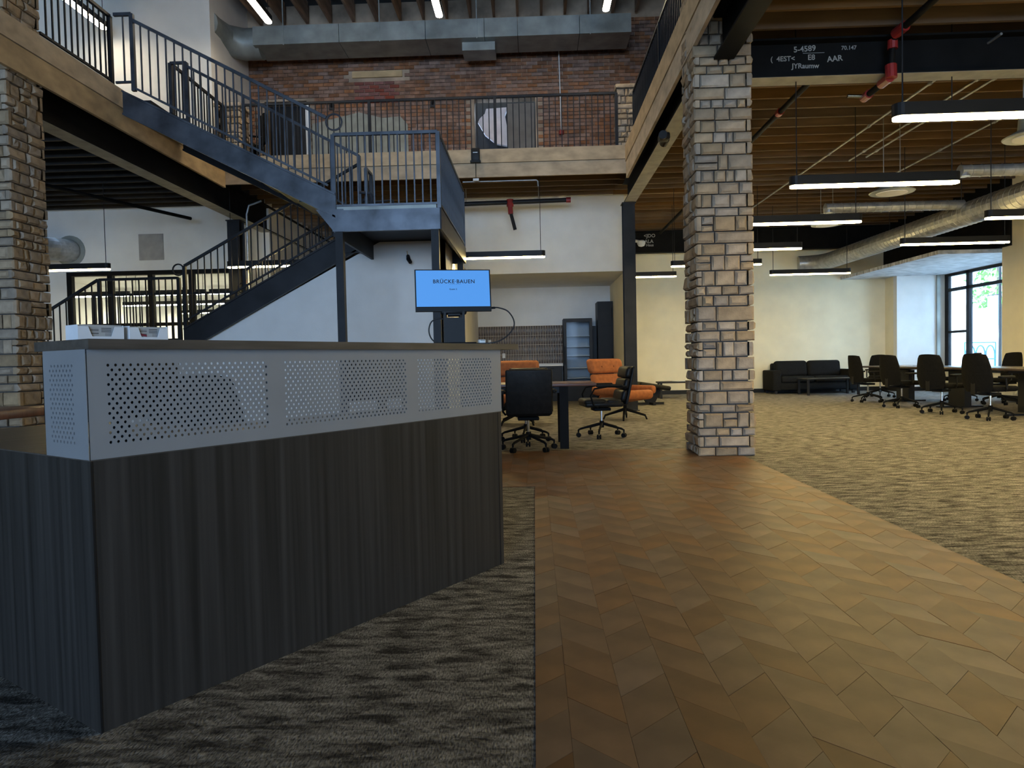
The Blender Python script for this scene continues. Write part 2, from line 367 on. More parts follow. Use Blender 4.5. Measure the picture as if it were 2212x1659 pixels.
# ------------------------------------------------------------------ brick wall on the gallery
bw = MB(); YB0 = YW+.012
doors = [(-5.62, -4.72, ZD, 6.62), (-1.16, 0.13, ZD, 6.56)]
xsb = sorted({-6.2, 3.7, *[d[0] for d in doors], *[d[1] for d in doors]})
for a, b in zip(xsb[:-1], xsb[1:]):
    cx = (a+b)/2; dd = [d for d in doors if d[0] < cx < d[1]]
    if dd: bw.box(a, b, YB0, YB0+.3, dd[0][3], 8.6)
    else: bw.box(a, b, YB0, YB0+.3, 4.5, 8.6)
bwall = struct('wall_brick', bw, 'brick_mortar', 'old red brick wall on the upper level')
BL, BH, BT = .205, .066, .010
lintel = (-3.72, -2.66, 7.05, 7.18); infill = (-3.66, -2.74, 6.52, 7.05)
def brick_mesh(l, m):
    r = .004
    vs = [(0,0,0),(l,0,0),(l,0,BH),(0,0,BH)]; d = .024
    f = [(r,-d+r,0),(l,-d+.002,r),(l-r,-d,BH-r),(0,-d+.003,BH)]
    mb = MB(); mb.add([(x,y,z) for x,y,z in vs]+[(x,-d+random.uniform(-.004,.004),z) for x,_,z in f], [(4,5,6,7),(0,1,5,4),(1,2,6,5),(2,3,7,6),(3,0,4,7)])
    return mb.mesh('brick', m)
variants = [brick_mesh(BL, 'brick') for _ in range(6)]
inst = 0; restb = MB(); z = 4.62; row = 0
spots = []
while z < 8.05:
    x = -6.05-(.11 if row % 2 else 0)
    while x < 3.5:
        x1 = x+BL
        blocked = any(d[0]-.02 < x1 and x < d[1]+.02 and z < d[3] for d in doors)
        blocked = blocked or (lintel[0] < x1 and x < lintel[1] and lintel[2]-.02 < z+BH and z < lintel[3])
        inf = infill[0] < x+.1 < infill[1] and infill[2] < z+.02 < infill[3]
        if not blocked: spots.append((x, z, inf))
        x += BL+BT
    z += BH+BT; row += 1
vis = [p for p in spots if 6.0 < p[1] < 7.05 and (-.75 < p[0] < 1.7 or p[2])]
vis = sorted(vis, key=lambda p: (not p[2], abs(p[1]-6.6)))[:298]; vset = set(vis)
vred = [brick_mesh(BL, 'brick_red') for _ in range(3)]
for p in spots:
    if p in vset:
        link('brick', random.choice(vred if p[2] else variants), bwall, loc=(p[0], YB0, p[1]))
    else:
        l = BL; x, z = p[0], p[1]; d = .024+random.uniform(-.005, .004)
        restb.add([(x,YB0,z),(x+l,YB0,z),(x+l,YB0,z+BH),(x,YB0,z+BH),(x,YB0-d,z),(x+l,YB0-d+random.uniform(-.004,.004),z),(x+l,YB0-d,z+BH),(x,YB0-d+random.uniform(-.004,.004),z+BH)],
                  [(4,5,6,7),(0,1,5,4),(1,2,6,5),(2,3,7,6),(3,0,4,7)])
tag(restb.build('brickwork', 'brick', bwall), kind='stuff')
MB().box(lintel[0], lintel[1], YB0-.04, YB0+.05, lintel[2], lintel[3]).build('lintel', 'timber', bwall)['label'] = 'timber lintel over the bricked-up opening'
pp = MB(); pp.prism([(-4.63,4.6),(-2.55,4.6),(-2.57,6.05),(-2.72,6.22),(-3.1,6.2),(-3.6,6.33),(-4.2,6.20),(-4.6,6.12)], 'y', YB0-.034, YB0)
pp.build('plaster_patch', 'plaster_patch', bwall)['label'] = 'flaking grey-green plaster patch'
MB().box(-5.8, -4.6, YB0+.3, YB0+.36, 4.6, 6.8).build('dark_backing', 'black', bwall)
d2 = struct('door_1', MB().box(-.46, .10, YB0+.02, YB0+.06, ZD, 6.43), 'drywall_grey', 'grey board closing half of the brick doorway')
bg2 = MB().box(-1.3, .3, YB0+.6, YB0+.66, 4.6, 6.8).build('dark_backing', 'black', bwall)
ins = MB().prism([(-.45,5.6),(-.72,5.66),(-.95,5.85),(-1.1,6.12),(-1.06,6.2),(-.95,6.3),(-.92,6.4),(-.46,6.42),(-.52,6.25),(-.48,6.0)][::-1], 'y', YB0+.2, YB0+.3)
tag(ins.build('insulation_sheet', 'insulation'), 'torn white sheet hanging in the brick doorway beside a grey board', 'sheet')
tp = thing('plastic_pipe', 'white vertical pipe beside the dark brick doorway', 'pipe', (-4.66, YB0-.12, ZD))
MB().tube([(0,0,.12),(0,0,1.75)], .055, 12).build('tube', 'white_plastic', tp); MB().tube([(0,0,0),(0,0,.12)], .065, 12).build('coupling', 'black_plastic', tp)
fa = thing('fire_alarm', 'red alarm device under a white cable on the brick wall', 'alarm', (.66, YB0-.1, 5.74))
MB().lathe([(.02,-.03),(.05,-.02),(.055,.05),(.03,.07)], 12).build('horn', 'red_paint', fa)
MB().tube([(0,0,.07),(-.01,0,.8),(-.03,0,2.1)], .012, 6).build('cable', 'white_plastic', fa)
for x, z, nm in ((-4.17, 6.45, 'wall_hook'), (-2.03, 6.44, 'junction_box')):
    t = thing(nm, 'small black bracket on the brick wall %s' % ('above the dark doorway' if x < -3 else 'above the gallery rail'), 'bracket', (x, YB0-.05, z))
    MB().box(-.05,.05,-.02,.03,-.06,.06).build('plate', 'black', t); MB().tube([(0,-.02,0),(.02,-.08,.05)], .025, 8).build('knob', 'black', t)

# ------------------------------------------------------------------ decks, joists, roof
def deck(name, x0, x1, y0, y1, m, mj, ys, label, jx=None):
    d = struct(name, MB().box(x0, x1, y0, y1, ZD-.03, ZD), m, label)
    me = MB().box(0, (jx or (x1-x0)), 0, .042, 0, ZD-.03-ZJ).mesh('joist', mj)
    for y in ys: link('joist', me, d, loc=(x0, y, ZJ))
    return d
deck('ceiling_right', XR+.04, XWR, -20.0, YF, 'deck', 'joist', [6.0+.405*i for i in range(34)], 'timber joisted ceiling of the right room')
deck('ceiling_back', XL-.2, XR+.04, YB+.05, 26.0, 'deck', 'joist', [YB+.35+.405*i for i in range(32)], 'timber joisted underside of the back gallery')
deck('ceiling_left', -12, XL-.24, -20.0, YW, 'deck_dark', 'joist_shaded', [6.4+.405*i for i in range(22)], 'joisted timber ceiling under the left gallery, its shade painted in black')  # shade under the gallery is painted into the deck and joist colour
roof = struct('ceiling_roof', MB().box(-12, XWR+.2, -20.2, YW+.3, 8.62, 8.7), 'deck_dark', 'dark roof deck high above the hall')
rj = MB().box(0, .05, 0, 13.0, 0, .45).mesh('joist', 'roof_joist')
for i in range(19): link('joist', rj, roof, loc=(-6.6+.49*i, 2.0, ZR+.02))
# rim boards of the gallery (two stacked boards each side)
def rim(name, label, boards):
    t = thing(name, label, 'beam', boards[0][0:1]+(boards[0][2], boards[0][4]))
    o = Vector(t.location)
    for b in boards: MB().box(b[0]-o.x, b[1]-o.x, b[2]-o.y, b[3]-o.y, b[4]-o.z, b[5]-o.z).build('board', 'timber', t)
    return t
rim('gallery_edge_beam', 'double timber board edging the gallery beside the right stone column', [(XR, XR+.04, 2.0, YB, 4.15, 4.428), (XR-.012, XR+.04, 2.0, YB, 4.434, ZD)])
rim('gallery_edge_beam', 'double timber board edging the back gallery below the brick wall', [(XL, XR, YB, YB+.04, 4.235, 4.475), (XL, XR, YB-.012, YB+.04, 4.482, ZD)])
rim('gallery_edge_beam', 'double timber board edging the left gallery above the dark ceiling', [(XL-.04, XL, 2.0, YB, 4.18, 4.465), (XL-.04, XL+.012, 2.0, YB, 4.472, ZD)])

def ibeam(name, label, p0, p1, z0, z1, w, m='black_steel', mf='flange_paint'):
    # runs along x or y between p0 and p1 (x,y); bottom flange is its own part
    t = thing(name, label, 'beam', (p0[0], p0[1], z0))
    dx, dy = p1[0]-p0[0], p1[1]-p0[1]; L_ = math.hypot(dx, dy); t.rotation_euler = (0,0,math.atan2(dy, dx)); h = z1-z0
    MB().box(0, L_, -.012, .012, .022, h-.022).build('web', m, t)
    MB().box(0, L_, -w/2, w/2, h-.022, h).build('top_flange', m, t)
    MB().box(0, L_, -w/2, w/2, 0, .022).build('bottom_flange', m, t)
    MB().box(0, L_, -w/2, w/2, -.002, 0).build('flange_underside', mf, t)
    return t
ibeam('steel_beam', 'black steel beam under the right gallery edge running past the stone column', (1.90, 7.88), (1.90, 14.05), 4.02, 4.425, .22)
ibeam('steel_beam', 'black steel beam end bolted to the front of the right stone column', (1.955, 2.5), (1.955, 7.27), 3.99, 4.42, .20, 'black_steel', 'black_steel')
ibeam('steel_beam', 'black steel beam under the left gallery edge', (-5.66, 7.88), (-5.66, 25.9), 3.87, 4.40, .24)
nb = ibeam('steel_beam', 'near black steel beam with chalk writing crossing the right room ceiling', (2.26, 7.93), (XWR, 7.93), 4.0, 4.41, .25)
fbm = ibeam('steel_beam', 'far black steel beam with chalk writing at the end of the right room', (2.15, 19.35), (XWR, 19.35), 3.84, 4.42, .22, 'black_steel', 'black_steel')
def chalk(parent, txt, size, x, z, y=-.0145, rot=0.0):
    o = link('chalk_writing', text_mesh(txt, size, 'chalk', align='LEFT'), parent, loc=(x, y, z), rot=(PI/2, rot, 0)); return o
chalk(nb, '5-4589', .085, .62, .30, rot=-.05); MB().box(.72,.95,-.0145,-.013,.285,.290).build('chalk_line', 'chalk', nb)
chalk(nb, '(  4EST<', .075, .37, .21); chalk(nb, 'E8', .08, .77, .215); chalk(nb, 'AAR', .085, .98, .185, rot=-.08); chalk(nb, 'JYRaumw', .075, .60, .13, rot=.02)
chalk(nb, '70.147', .06, 1.13, .31)
chalk(fbm, '<JDO', .13, .86, .42); chalk(fbm, 'ALA', .13, .88, .27); chalk(fbm, 'Haus', .10, .92, .18)
def post(name, label, x, y, h, w=.2, m='steel', z0=0.0):
    t = thing(name, label, 'post', (x, y, z0))
    MB().box(-w/2, w/2, -w/2, -w/2+.018, 0, h).build('flange', m, t); MB().box(-w/2, w/2, w/2-.018, w/2, 0, h).build('flange', m, t)
    MB().box(-.012, .012, -w/2+.018, w/2-.018, .02, h).build('web', m, t); MB().box(-w/2-.03, w/2+.03, -w/2-.03, w/2+.03, 0, .02).build('base_plate', m, t)
    MB().box(-w/2-.02, w/2+.02, -w/2-.02, w/2+.02, h, h+.02).build('cap_plate', m, t)
    return t
post('steel_post', 'dark steel post beside the kitchenette carrying the right gallery beam', 1.875, 13.9, 3.99, .225)
post('steel_post', 'dark steel post behind the stair carrying the left gallery beam', -5.78, 13.8, 3.84, .24)

# ------------------------------------------------------------------ stone columns
def stone_column(label, x0, x1, y0, y1, ztop, faces, zvis, seedn, cat='column', z0=0.0, cap=False):
    rnd = random.Random(seedn)
    t = thing('stone_column', label, cat, ((x0+x1)/2, (y0+y1)/2, z0))
    hx, hy = (x1-x0)/2, (y1-y0)/2; T = .055
    MB().box(-hx+T, hx-T, -hy+T, hy-T, 0, ztop-z0).build('core', 'mortar', t)
    other = MB(); z = 0.0; ci = 0
    H = ztop-z0
    while z < H-.05:
        h = rnd.choice((.085, .095, .105, .11, .12, .135, .155)); h = min(h, H-z)
        for fi, face in enumerate(('front', 'left', 'back', 'right')):
            L_ = 2*hx if face in ('front', 'back') else 2*hy
            own = (ci % 2 == 0) == (face in ('front', 'back'))
            a = 0.0 if own else T+.004; b = L_ if own else L_-T-.004
            cuts = [a]
            n = rnd.choice((2, 3, 3, 4))
            for k in range(1, n): cuts.append(a+(b-a)*(k+rnd.uniform(-.34, .34))/n)
            cuts.append(b)
            for c0, c1 in zip(cuts[:-1], cuts[1:]):
                rows = [(z, z+h)]
                if h > .14 and c1-c0 > .12 and rnd.random() < .3:
                    zm = z+h*rnd.uniform(.4, .6); rows = [(z, zm), (zm, z+h)]
                for s0, s1 in rows:
                    g = .0065; out = rnd.uniform(-.006, .012); ch = rnd.uniform(.012, .024)
                    u0, u1, w0, w1 = c0+g, c1-g, s0+g, s1-g
                    lo = -.012 if (own and c0 == a) else 0; hi = .012 if (own and c1 == b) else 0
                    u0 += lo*rnd.uniform(.0, 1); u1 += hi*rnd.uniform(0, 1)
                    j = lambda s=.009: rnd.uniform(-s, s)
                    vs = [(u0,-T,w0),(u1,-T,w0),(u1,-T,w1),(u0,-T,w1),
                          (u0,out-ch,w0),(u1,out-ch,w0),(u1,out-ch,w1),(u0,out-ch,w1),
                          (u0+ch+j(.003),out+j(),w0+ch+j(.003)),(u1-ch+j(.003),out+j(),w0+ch+j(.003)),(u1-ch+j(.003),out+j(),w1-ch+j(.003)),(u0+ch+j(.003),out+j(),w1-ch+j(.003))]
                    # map (u, outward, w) to local coordinates
                    def mp(u, o, w_):
                        if face == 'front': return (-hx+u, -hy-o, w_)
                        if face == 'right': return (hx+o, -hy+u, w_)
                        if face == 'back': return (hx-u, hy+o, w_)
                        return (-hx-o, hy-u, w_)
                    vv = [mp(*p) for p in vs]
                    fs = [(8,9,10,11),(4,5,9,8),(5,6,10,9),(6,7,11,10),(7,4,8,11),(0,1,5,4),(1,2,6,5),(2,3,7,6),(3,0,4,7)]
                    if face in faces and zvis[0] <= z+z0 <= zvis[1]:
                        cx = Vector((0,0,0))
                        for p in vv: cx += Vector(p)/12
                        mb = MB().add([Vector(p)-cx for p in vv], fs); mb.build('stone', 'stone', t, loc=cx)
                    else: other.add(vv, fs)
        z += h; ci += 1
    if other.v: tag(other.build('stonework', 'stone', t), kind='stuff')
    if cap: MB().rbox(-hx-.03, hx+.03, -hy-.03, hy+.03, H, H+.07, .012, 2).build('capstone', 'stone', t)
    return t
stone_column('tall ashlar stone column standing at the end of the plank floor', XR, 2.24, 7.29, 7.87, 8.1, ('front', 'left'), (0, 4.75), 3)
stone_column('tall ashlar stone column at the left behind the reception desk', -6.0, -5.43, 7.31, 7.88, 8.1, ('front', 'right'), (.3, 4.75), 5)
stone_column('short stone pillar with a cap at the right corner of the back gallery', 1.58, 2.02, 12.95, 13.4, 5.86, ('front', 'left'), (4.7, 6), 8, 'pillar', ZD, True)
stone_column('short stone pillar with a cap at the left corner of the back gallery', -5.68, -5.24, 12.85, 13.28, 5.72, ('front', 'right'), (4.7, 6), 9, 'pillar', ZD, True)

# ------------------------------------------------------------------ railings
bal_cache = {}
def railing(label, runs, m='steel', h=1.06, gap=.11, bot=.09, postw=.025, balr=.0085, name='guard_railing', posts=None, group=None, rail=.02):
    """runs: list of (p0, p1, post_at_start, post_at_end); p are points on the walking line"""
    o = Vector(runs[0][0]); t = thing(name, label, 'railing', o)
    for p0, p1, a, b in runs:
        p0, p1 = Vector(p0)-o, Vector(p1)-o; d = p1-p0; L_ = Vector((d.x, d.y, 0)).length
        MB().tube([p0+Vector((0,0,h)), p1+Vector((0,0,h))], rail, square=True).build('top_rail', m, t)
        MB().tube([p0+Vector((0,0,bot)), p1+Vector((0,0,bot))], .014, square=True).build('bottom_rail', m, t)
        for on, p in ((a, p0), (b, p1)):
            if on: MB().box(-postw, postw, -postw, postw, 0, h).build('post', m, t, loc=p)
        n = max(1, int(round(L_/gap))); key = (m, round(h-bot, 3), balr)
        if key not in bal_cache: bal_cache[key] = MB().box(-balr, balr, -balr, balr, 0, h-bot).mesh('baluster', m)
        for i in range(1, n):
            link('baluster', bal_cache[key], t, loc=p0+d*(i/n)+Vector((0,0,bot)))
    return t
def ring(parent, c, r, m='steel'):
    o = parent.location
    MB().tube([(c[0]-o.x+r*math.cos(2*PI*i/20), c[1]-o.y, c[2]-o.z+r*math.sin(2*PI*i/20)) for i in range(20)], .013, 6, closed=True).build('handrail_loop', m, parent)
XG = 1.87
railing('steel picket railing along the right gallery edge above the steel beam', [((XG, 7.9, ZD), (XG, 10.3, ZD), 0, 1), ((XG, 10.3, ZD), (XG, 12.9, ZD), 0, 1)], 'steel')
YG = 12.95
railing('steel picket railing along the back gallery in front of the brick wall', [((-5.2, YG, ZD), (-2.9, YG, ZD), 1, 1), ((-2.9, YG, ZD), (-.62, YG, ZD), 0, 1), ((-.62, YG, ZD), (1.56, YG, ZD), 0, 1)], 'steel')
railing('steel picket railing along the left gallery edge near the stone column', [((-5.47, 7.92, ZD), (-5.47, 9.28, ZD), 0, 1)], 'steel', h=.92)
railing('steel picket railing along the left gallery edge between stair and pillar', [((-5.52, 10.98, ZD), (-5.52, 12.8, ZD), 1, 1)], 'steel', h=1.0)
# stair geometry
YS0, YS1 = 9.3, 10.9; YT0, YT1 = 11.36, 12.6
XT, XA, XE = -5.33, -2.58, -1.2; ZL = 3.04; ZP = 1.42
r1 = railing('steel picket railing on the near side of the upper stair flight', [((-5.44, YS0+.03, ZD-.04), (-5.20, YS0+.03, ZD-.04), 0, 1), ((-5.20, YS0+.03, 4.60), (-2.66, YS0+.03, 3.25), 0, 0)], 'steel_blue', h=1.0, bot=.12)
ring(r1, (-2.56, YS0+.03, 4.19), .105, 'steel_blue')
r2 = railing('steel picket railing on the far side of the upper stair flight', [((-5.5, YS1, ZD), (-5.25, YS1, ZD), 1, 1), ((-5.25, YS1, ZD-.05), (-2.62, YS1, 3.22), 0, 1)], 'steel_blue', h=.98, bot=.12)
railing('blue-grey picket railing on the front of the stair landing', [((XA, YS0+.03, ZL), (XE, YS0+.03, ZL), 1, 1)], 'steel_blue', h=.985, bot=.06)
railing('steel picket railing on the right end of the stair landing', [((XE, YS0+.08, ZL), (XE, YT1, ZL), 0, 1)], 'steel_blue', h=.985, bot=.06)
railing('steel picket railing between the two flights on the landing', [((XA+.05, YS1+.05, ZL), (XA+.05, YT0-.05, ZL), 1, 1)], 'steel_blue', h=.98, bot=.06)
railing('steel picket railing on the far side of the landing', [((XA, YT1, ZL), (XE-.04, YT1, ZL), 1, 0)], 'steel_blue', h=.6, bot=.06)
r3 = railing('steel picket railing on the near side of the lower stair flight', [((-5.62, YT0, 1.66), (-2.75, YT0, 3.2), 1, 0)], 'steel', h=1.0, bot=.12)
ring(r3, (-5.72, YT0, 2.6), .09)
railing('steel picket railing on the near side of the half landing', [((-7.03, YT0, ZP), (-5.72, YT0, ZP), 1, 1)], 'steel', h=1.05, bot=.06)
railing('steel picket railing on the bottom stair flight behind the stone column', [((-8.9, YT0, .36), (-7.05, YT0, ZP), 1, 0)], 'steel', h=1.05, bot=.12)
r4 = railing('steel picket railing on the far side of the half landing', [((-7.9, YT1, 1.32), (-5.3, YT1, 1.32), 1, 1)], 'steel', h=1.03, bot=.06)
ring(r4, (-5.18, YT1, 2.42), .09)
r5 = railing('steel picket railing on the far side of the lower stair flight', [((-5.15, YT1, 1.78), (-2.75, YT1, 3.08), 1, 0)], 'steel', h=.95, bot=.12)

# ------------------------------------------------------------------ staircase
st = thing('staircase', 'dark steel switchback staircase with a landing on posts', 'staircase', (XA, YS0, 0))
def sp(mb, nm, m='steel_blue'):
    o = st.location; mb.v = [(x-o.x, y-o.y, z-o.z) for x, y, z in mb.v]; return mb.build(nm, m, st)
def stringer(poly, y, out):
    mb = MB().prism(poly, 'y', y, y+.02*out if out > 0 else y+.02)
    return mb
def flight_stringer(xa, za, xb, zb, dv, y, flip, m):
    # xa,za -> xb,zb top edge; dv vertical depth
    web = MB().prism([(xa, za-dv), (xb, zb-dv), (xb, zb), (xa, za)], 'y', y-.006, y+.006)
    s_ = sp(web, 'stringer', m)
    for off in (0, -dv):
        fl = MB().prism([(xa, za+off-.014), (xb, zb+off-.014), (xb, zb+off+.014), (xa, za+off+.014)], 'y', y-.03 if flip < 0 else y-.03, y+.05)
        o = st.location; fl.v = [(x-o.x, yy-o.y, z-o.z) for x, yy, z in fl.v]; fl.build('channel_flange', m, s_)
    return s_
flight_stringer(-5.34, 4.665, -2.56, 3.245, .295, YS0, 1, 'steel_blue')
flight_stringer(-5.34, 4.665, -2.56, 3.245, .295, YS1, -1, 'steel')
flight_stringer(-5.66, 1.645, -2.62, 3.30, .36, YT0, 1, 'steel')
flight_stringer(-5.66, 1.645, -2.62, 3.30, .36, YT1, -1, 'steel')
flight_stringer(-8.9, .42, -7.03, 1.44, .34, YT0, 1, 'steel')
flight_stringer(-8.9, .42, -7.03, 1.44, .34, YT1, -1, 'steel')
for i in range(10):
    z = ZD-(i+1)*(ZD-ZL)/10.; x = XT+.06+i*.278
    if z > ZL+.05: sp(MB().box(x, x+.29, YS0+.02, YS1-.02, z-.045, z), 'tread', 'steel')
for i in range(10):
    z = ZP+(i+1)*(ZL-ZP)/10.; x = -5.62+i*.298
    if z < ZL-.05: sp(MB().box(x, x+.30, YT0+.02, YT1-.02, z-.045, z), 'tread', 'steel')
for i in range(8):
    z = ZP-(i+1)*ZP/8.; x = -7.05-(i+1)*.29
    if z > .05: sp(MB().box(x, x+.30, YT0+.02, YT1-.02, z-.045, z), 'tread', 'steel')
sp(MB().box(XA, XE, YS0+.02, YT1, ZL-.05, ZL), 'landing_deck', 'steel')
sp(MB().box(XA-.02, XE+.012, YS0-.03, YS0+.02, 2.755, ZL-.01), 'landing_beam', 'steel_blue')
sp(MB().box(XA, XE, YT1-.02, YT1+.02, 2.755, ZL-.01), 'landing_beam', 'steel')
sp(MB().box(XE-.01, XE+.03, YS0-.02, YT1+.02, 2.755, ZL-.01), 'landing_beam', 'steel')
sp(MB().box(XA-.02, XA+.02, YS0, YT1, 2.7, ZL-.01), 'landing_beam', 'steel')
sp(MB().prism([(-2.82, 3.05), (-2.56, 2.72), (-2.46, 2.755), (-2.46, 3.05)], 'y', YS0-.012, YS0+.0), 'gusset_plate', 'steel_blue')
sp(MB().box(-3.0, -2.72, YT0-.03, YT0+.02, 2.80, 3.04), 'hanger_plate', 'steel')
sp(MB().box(XA+.0, XE-.04, YS0+.03, YS0+.045, ZL, ZL+.07), 'kick_plate', 'galv_dull')
sp(MB().box(-7.05, -5.64, YT0, YT1, ZP-.2, ZP), 'half_landing', 'steel')
for x in (XA+.06, XE-.06):
    for y in (YS0+.02, YT1-.1): sp(MB().box(x-.05, x+.05, y-.05, y+.05, 0, 2.755), 'post', 'steel')
for x in (-6.95, -5.75): sp(MB().box(x-.04, x+.04, YT1-.1, YT1-.02, 0, ZP-.2), 'post', 'steel')
hr = MB().tube([(-2.6, YS1-.12, 3.62), (-2.42, YS1-.12, 3.60), (-2.38, YS1-.12, 3.55)], .02, 8); sp(hr, 'handrail', 'steel_blue')
sp(MB().tube([(-3.1, YT0+.1, 3.35), (-2.62, YT0+.1, 3.62), (-2.22, YT0+.1, 3.64), (-2.2, YT0+.1, 3.05)], .022, 8), 'handrail', 'steel_blue')
sp(MB().tube([(-2.3, YT1-.1, 3.25), (-2.0, YT1-.1, 3.52), (-1.24, YT1-.1, 3.55)], .022, 8), 'handrail', 'steel_blue')

# ------------------------------------------------------------------ reception desk
DK = thing('reception_desk', 'dark wood-grain reception desk with perforated grey metal upper panels', 'desk', (-1.232, 1.917, 0), math.atan2(.838, .545))
LX, ZB, ZC, UD = 1.945, .765, 1.076, .258
MB().box(.0, LX, 0, .02, 0.0, ZB).build('front_panel', 'laminate', DK)
MB().box(0, .02, .02, 1.55, 0.0, ZB).build('end_panel', 'laminate', DK)
MB().box(LX-.02, LX, .02, .75, 0, ZB).build('end_panel', 'laminate', DK)
MB().box(.0, .006, -.0015, 0, 0.0, ZB).build('corner_trim', 'black', DK); MB().box(LX-.03, LX-.024, -.0015, 0, 0, ZB).build('edge_trim', 'black', DK)
MB().box(.0, LX, .0, .75, ZB, ZB+.004).build('worktop', 'counter_lam', DK); MB().box(.0, .75, .75, 1.55, ZB-.02, ZB+.004).build('worktop_return', 'counter_lam', DK)
MB().box(.73, .75, .75, 1.55, 0, ZB-.02).build('return_panel', 'laminate', DK); MB().box(.75, LX-.02, .73, .75, .1, ZB).build('modesty_panel', 'laminate', DK)
def perf(panels, x0, x1, z0, z1, nm, place, rows=17, rp=.0136, cp=.0212, zt=1.031, hr_=.0046):
    """flat sheet in (u, z) with staggered round holes; place maps (u, depth, z) to desk space"""
    mb = MB(); th = .003
    def quad(a, b, c, d):
        if b-a < 1e-5 or d-c < 1e-5: return
        for dep, fl in ((0, 0), (th, 1)):
            p = [place(a, dep, c), place(b, dep, c), place(b, dep, d), place(a, dep, d)]
            mb.add(p, [(0,1,2,3) if not fl else (3,2,1,0)])
    zb = zt-(rows-1)*rp-rp/2; zt2 = zt+rp/2
    quad(x0, x1, z0, zb); quad(x0, x1, zt2, z1)
    edges = [x0]
    for a, n in panels: edges += [a-cp/2, a+(n-.5)*cp+cp/2]
    edges.append(x1)
    for i in range(0, len(edges), 2): quad(edges[i], edges[i+1], zb, zt2)
    for a, n in panels:
        for r in range(rows):
            zc = zt-r*rp; off = 0 if r % 2 == 0 else cp/2
            l = a-cp/2; rr = a+(n-.5)*cp+cp/2
            if off: quad(l, l+off, zc-rp/2, zc+rp/2)
            cnt = n
            end = l+off+cnt*cp
            quad(end, rr, zc-rp/2, zc+rp/2)
            for k in range(cnt):
                cx = l+off+(k+.5)*cp
                outer = [(cx+dx*cp/2, zc+dz*rp/2) for dx, dz in ((1,0),(1,1),(0,1),(-1,1),(-1,0),(-1,-1),(0,-1),(1,-1))]
                inner = [(cx+hr_*math.cos(PI/4*q), zc+hr_*math.sin(PI/4*q)) for q in range(8)]
                vs = [place(u, 0, z_) for u, z_ in outer]+[place(u, 0, z_) for u, z_ in inner]+[place(u, th, z_) for u, z_ in inner]+[place(u, th, z_) for u, z_ in outer]
                fs = []
                for q in range(8):
                    q2 = (q+1) % 8
                    fs += [(q, q2, 8+q2, 8+q), (8+q, 8+q2, 16+q2, 16+q), (16+q, 16+q2, 24+q2, 24+q)]
                mb.add(vs, fs)
    return mb.build(nm, 'grey_metal', DK)
pf = perf([(.056, 25), (.655, 29), (1.341, 25)], 0.0, LX, ZB+.004, ZC, 'perforated_front', lambda u, d, z: (u, d-.004, z))
pf['label'] = 'grey metal front screen with three fields of small holes'
pe = perf([(.078, 7)], 0.0, UD, ZB+.004, ZC, 'perforated_end', lambda u, d, z: (d-.004, u, z))
pe['label'] = 'grey metal end screen with one field of small holes'
MB().box(LX-.003, LX, 0, UD, ZB+.004, ZC).build('screen_end', 'grey_metal', DK)
MB().box(-.0055, -.0035, -.0055, -.0035, ZB+.004, ZC).build('screen_corner', 'grey_metal', DK)
for x in (.63, 1.31): MB().box(x-.012, x+.012, .003, .06, ZB+.004, ZC).build('bracket', 'grey_metal', DK)
MB().box(-.005, 2.07, -.028, .31, ZC, ZC+.028).build('counter', 'counter_lam', DK)

# things on the counter (desk space -> world)
def dk(x, y, z=0): 
    a = math.atan2(.838, .545); return (-1.232+x*math.cos(a)-y*math.sin(a), 1.917+x*math.sin(a)+y*math.cos(a), z)
ZT = ZC+.028; RZ = math.atan2(.838, .545)
def brochure_box(x, wdt, label, red):
    t = thing('brochure_box', label, 'box', dk(x, .075, ZT), RZ, 'card trays on the desk counter')
    h, d = .044, .075; c1, c2 = wdt*.18, wdt*.78
    MB().prism([(0,0),(wdt,0),(wdt,h*.9),(wdt*.8,h*.9),(wdt*.72,.011),(wdt*.3,.011),(wdt*.22,h*.9),(0,h*.9)], 'y', 0, .002).build('front', 'card', t)
    MB().box(0, wdt, d-.002, d, 0, h).build('back', 'card', t); MB().box(0, .002, .002, d-.002, 0, h).build('side', 'card', t); MB().box(wdt-.002, wdt, .002, d-.002, 0, h).build('side', 'card', t)
    MB().box(.002, wdt-.002, .002, d-.002, 0, .002).build('bottom', 'card', t)
    for k in range(9):
        y = .006+k*.0073
        cd = MB().box(.004, wdt-.004, y, y+.0012, .002, h*.93+random.uniform(0, .004)).build('leaflet', 'leaflet', t)
        if k == 0:
            for q in range(5): MB().box(wdt*.27+q*.001, wdt*.46, y-.0006, y-.0001, .033-q*.0048, .0355-q*.0048).build('print_line', 'print_dark' if q % 2 else 'print_grey', cd)
            for q in range(3): MB().box(wdt*.52, wdt*.74, y-.0006, y-.0001, .034-q*.005, .036-q*.005).build('print_line', 'print_dark', cd)
            MB().box(wdt*.60, wdt*.74, y-.0006, y-.0001, .013, .022).build('print_block', 'print_grey', cd)
            if red: MB().prism([(wdt*.30,.0225),(wdt*.46,.0175),(wdt*.46,.0125),(wdt*.30,.0155)][::-1], 'y', y-.0008, y-.0001).build('print_block', 'print_red', cd)
brochure_box(.015, .128, 'white card tray of leaflets at the left end of the desk counter', False)
brochure_box(.160, .118, 'white card tray of leaflets with a dark red mark, second from the left', True)
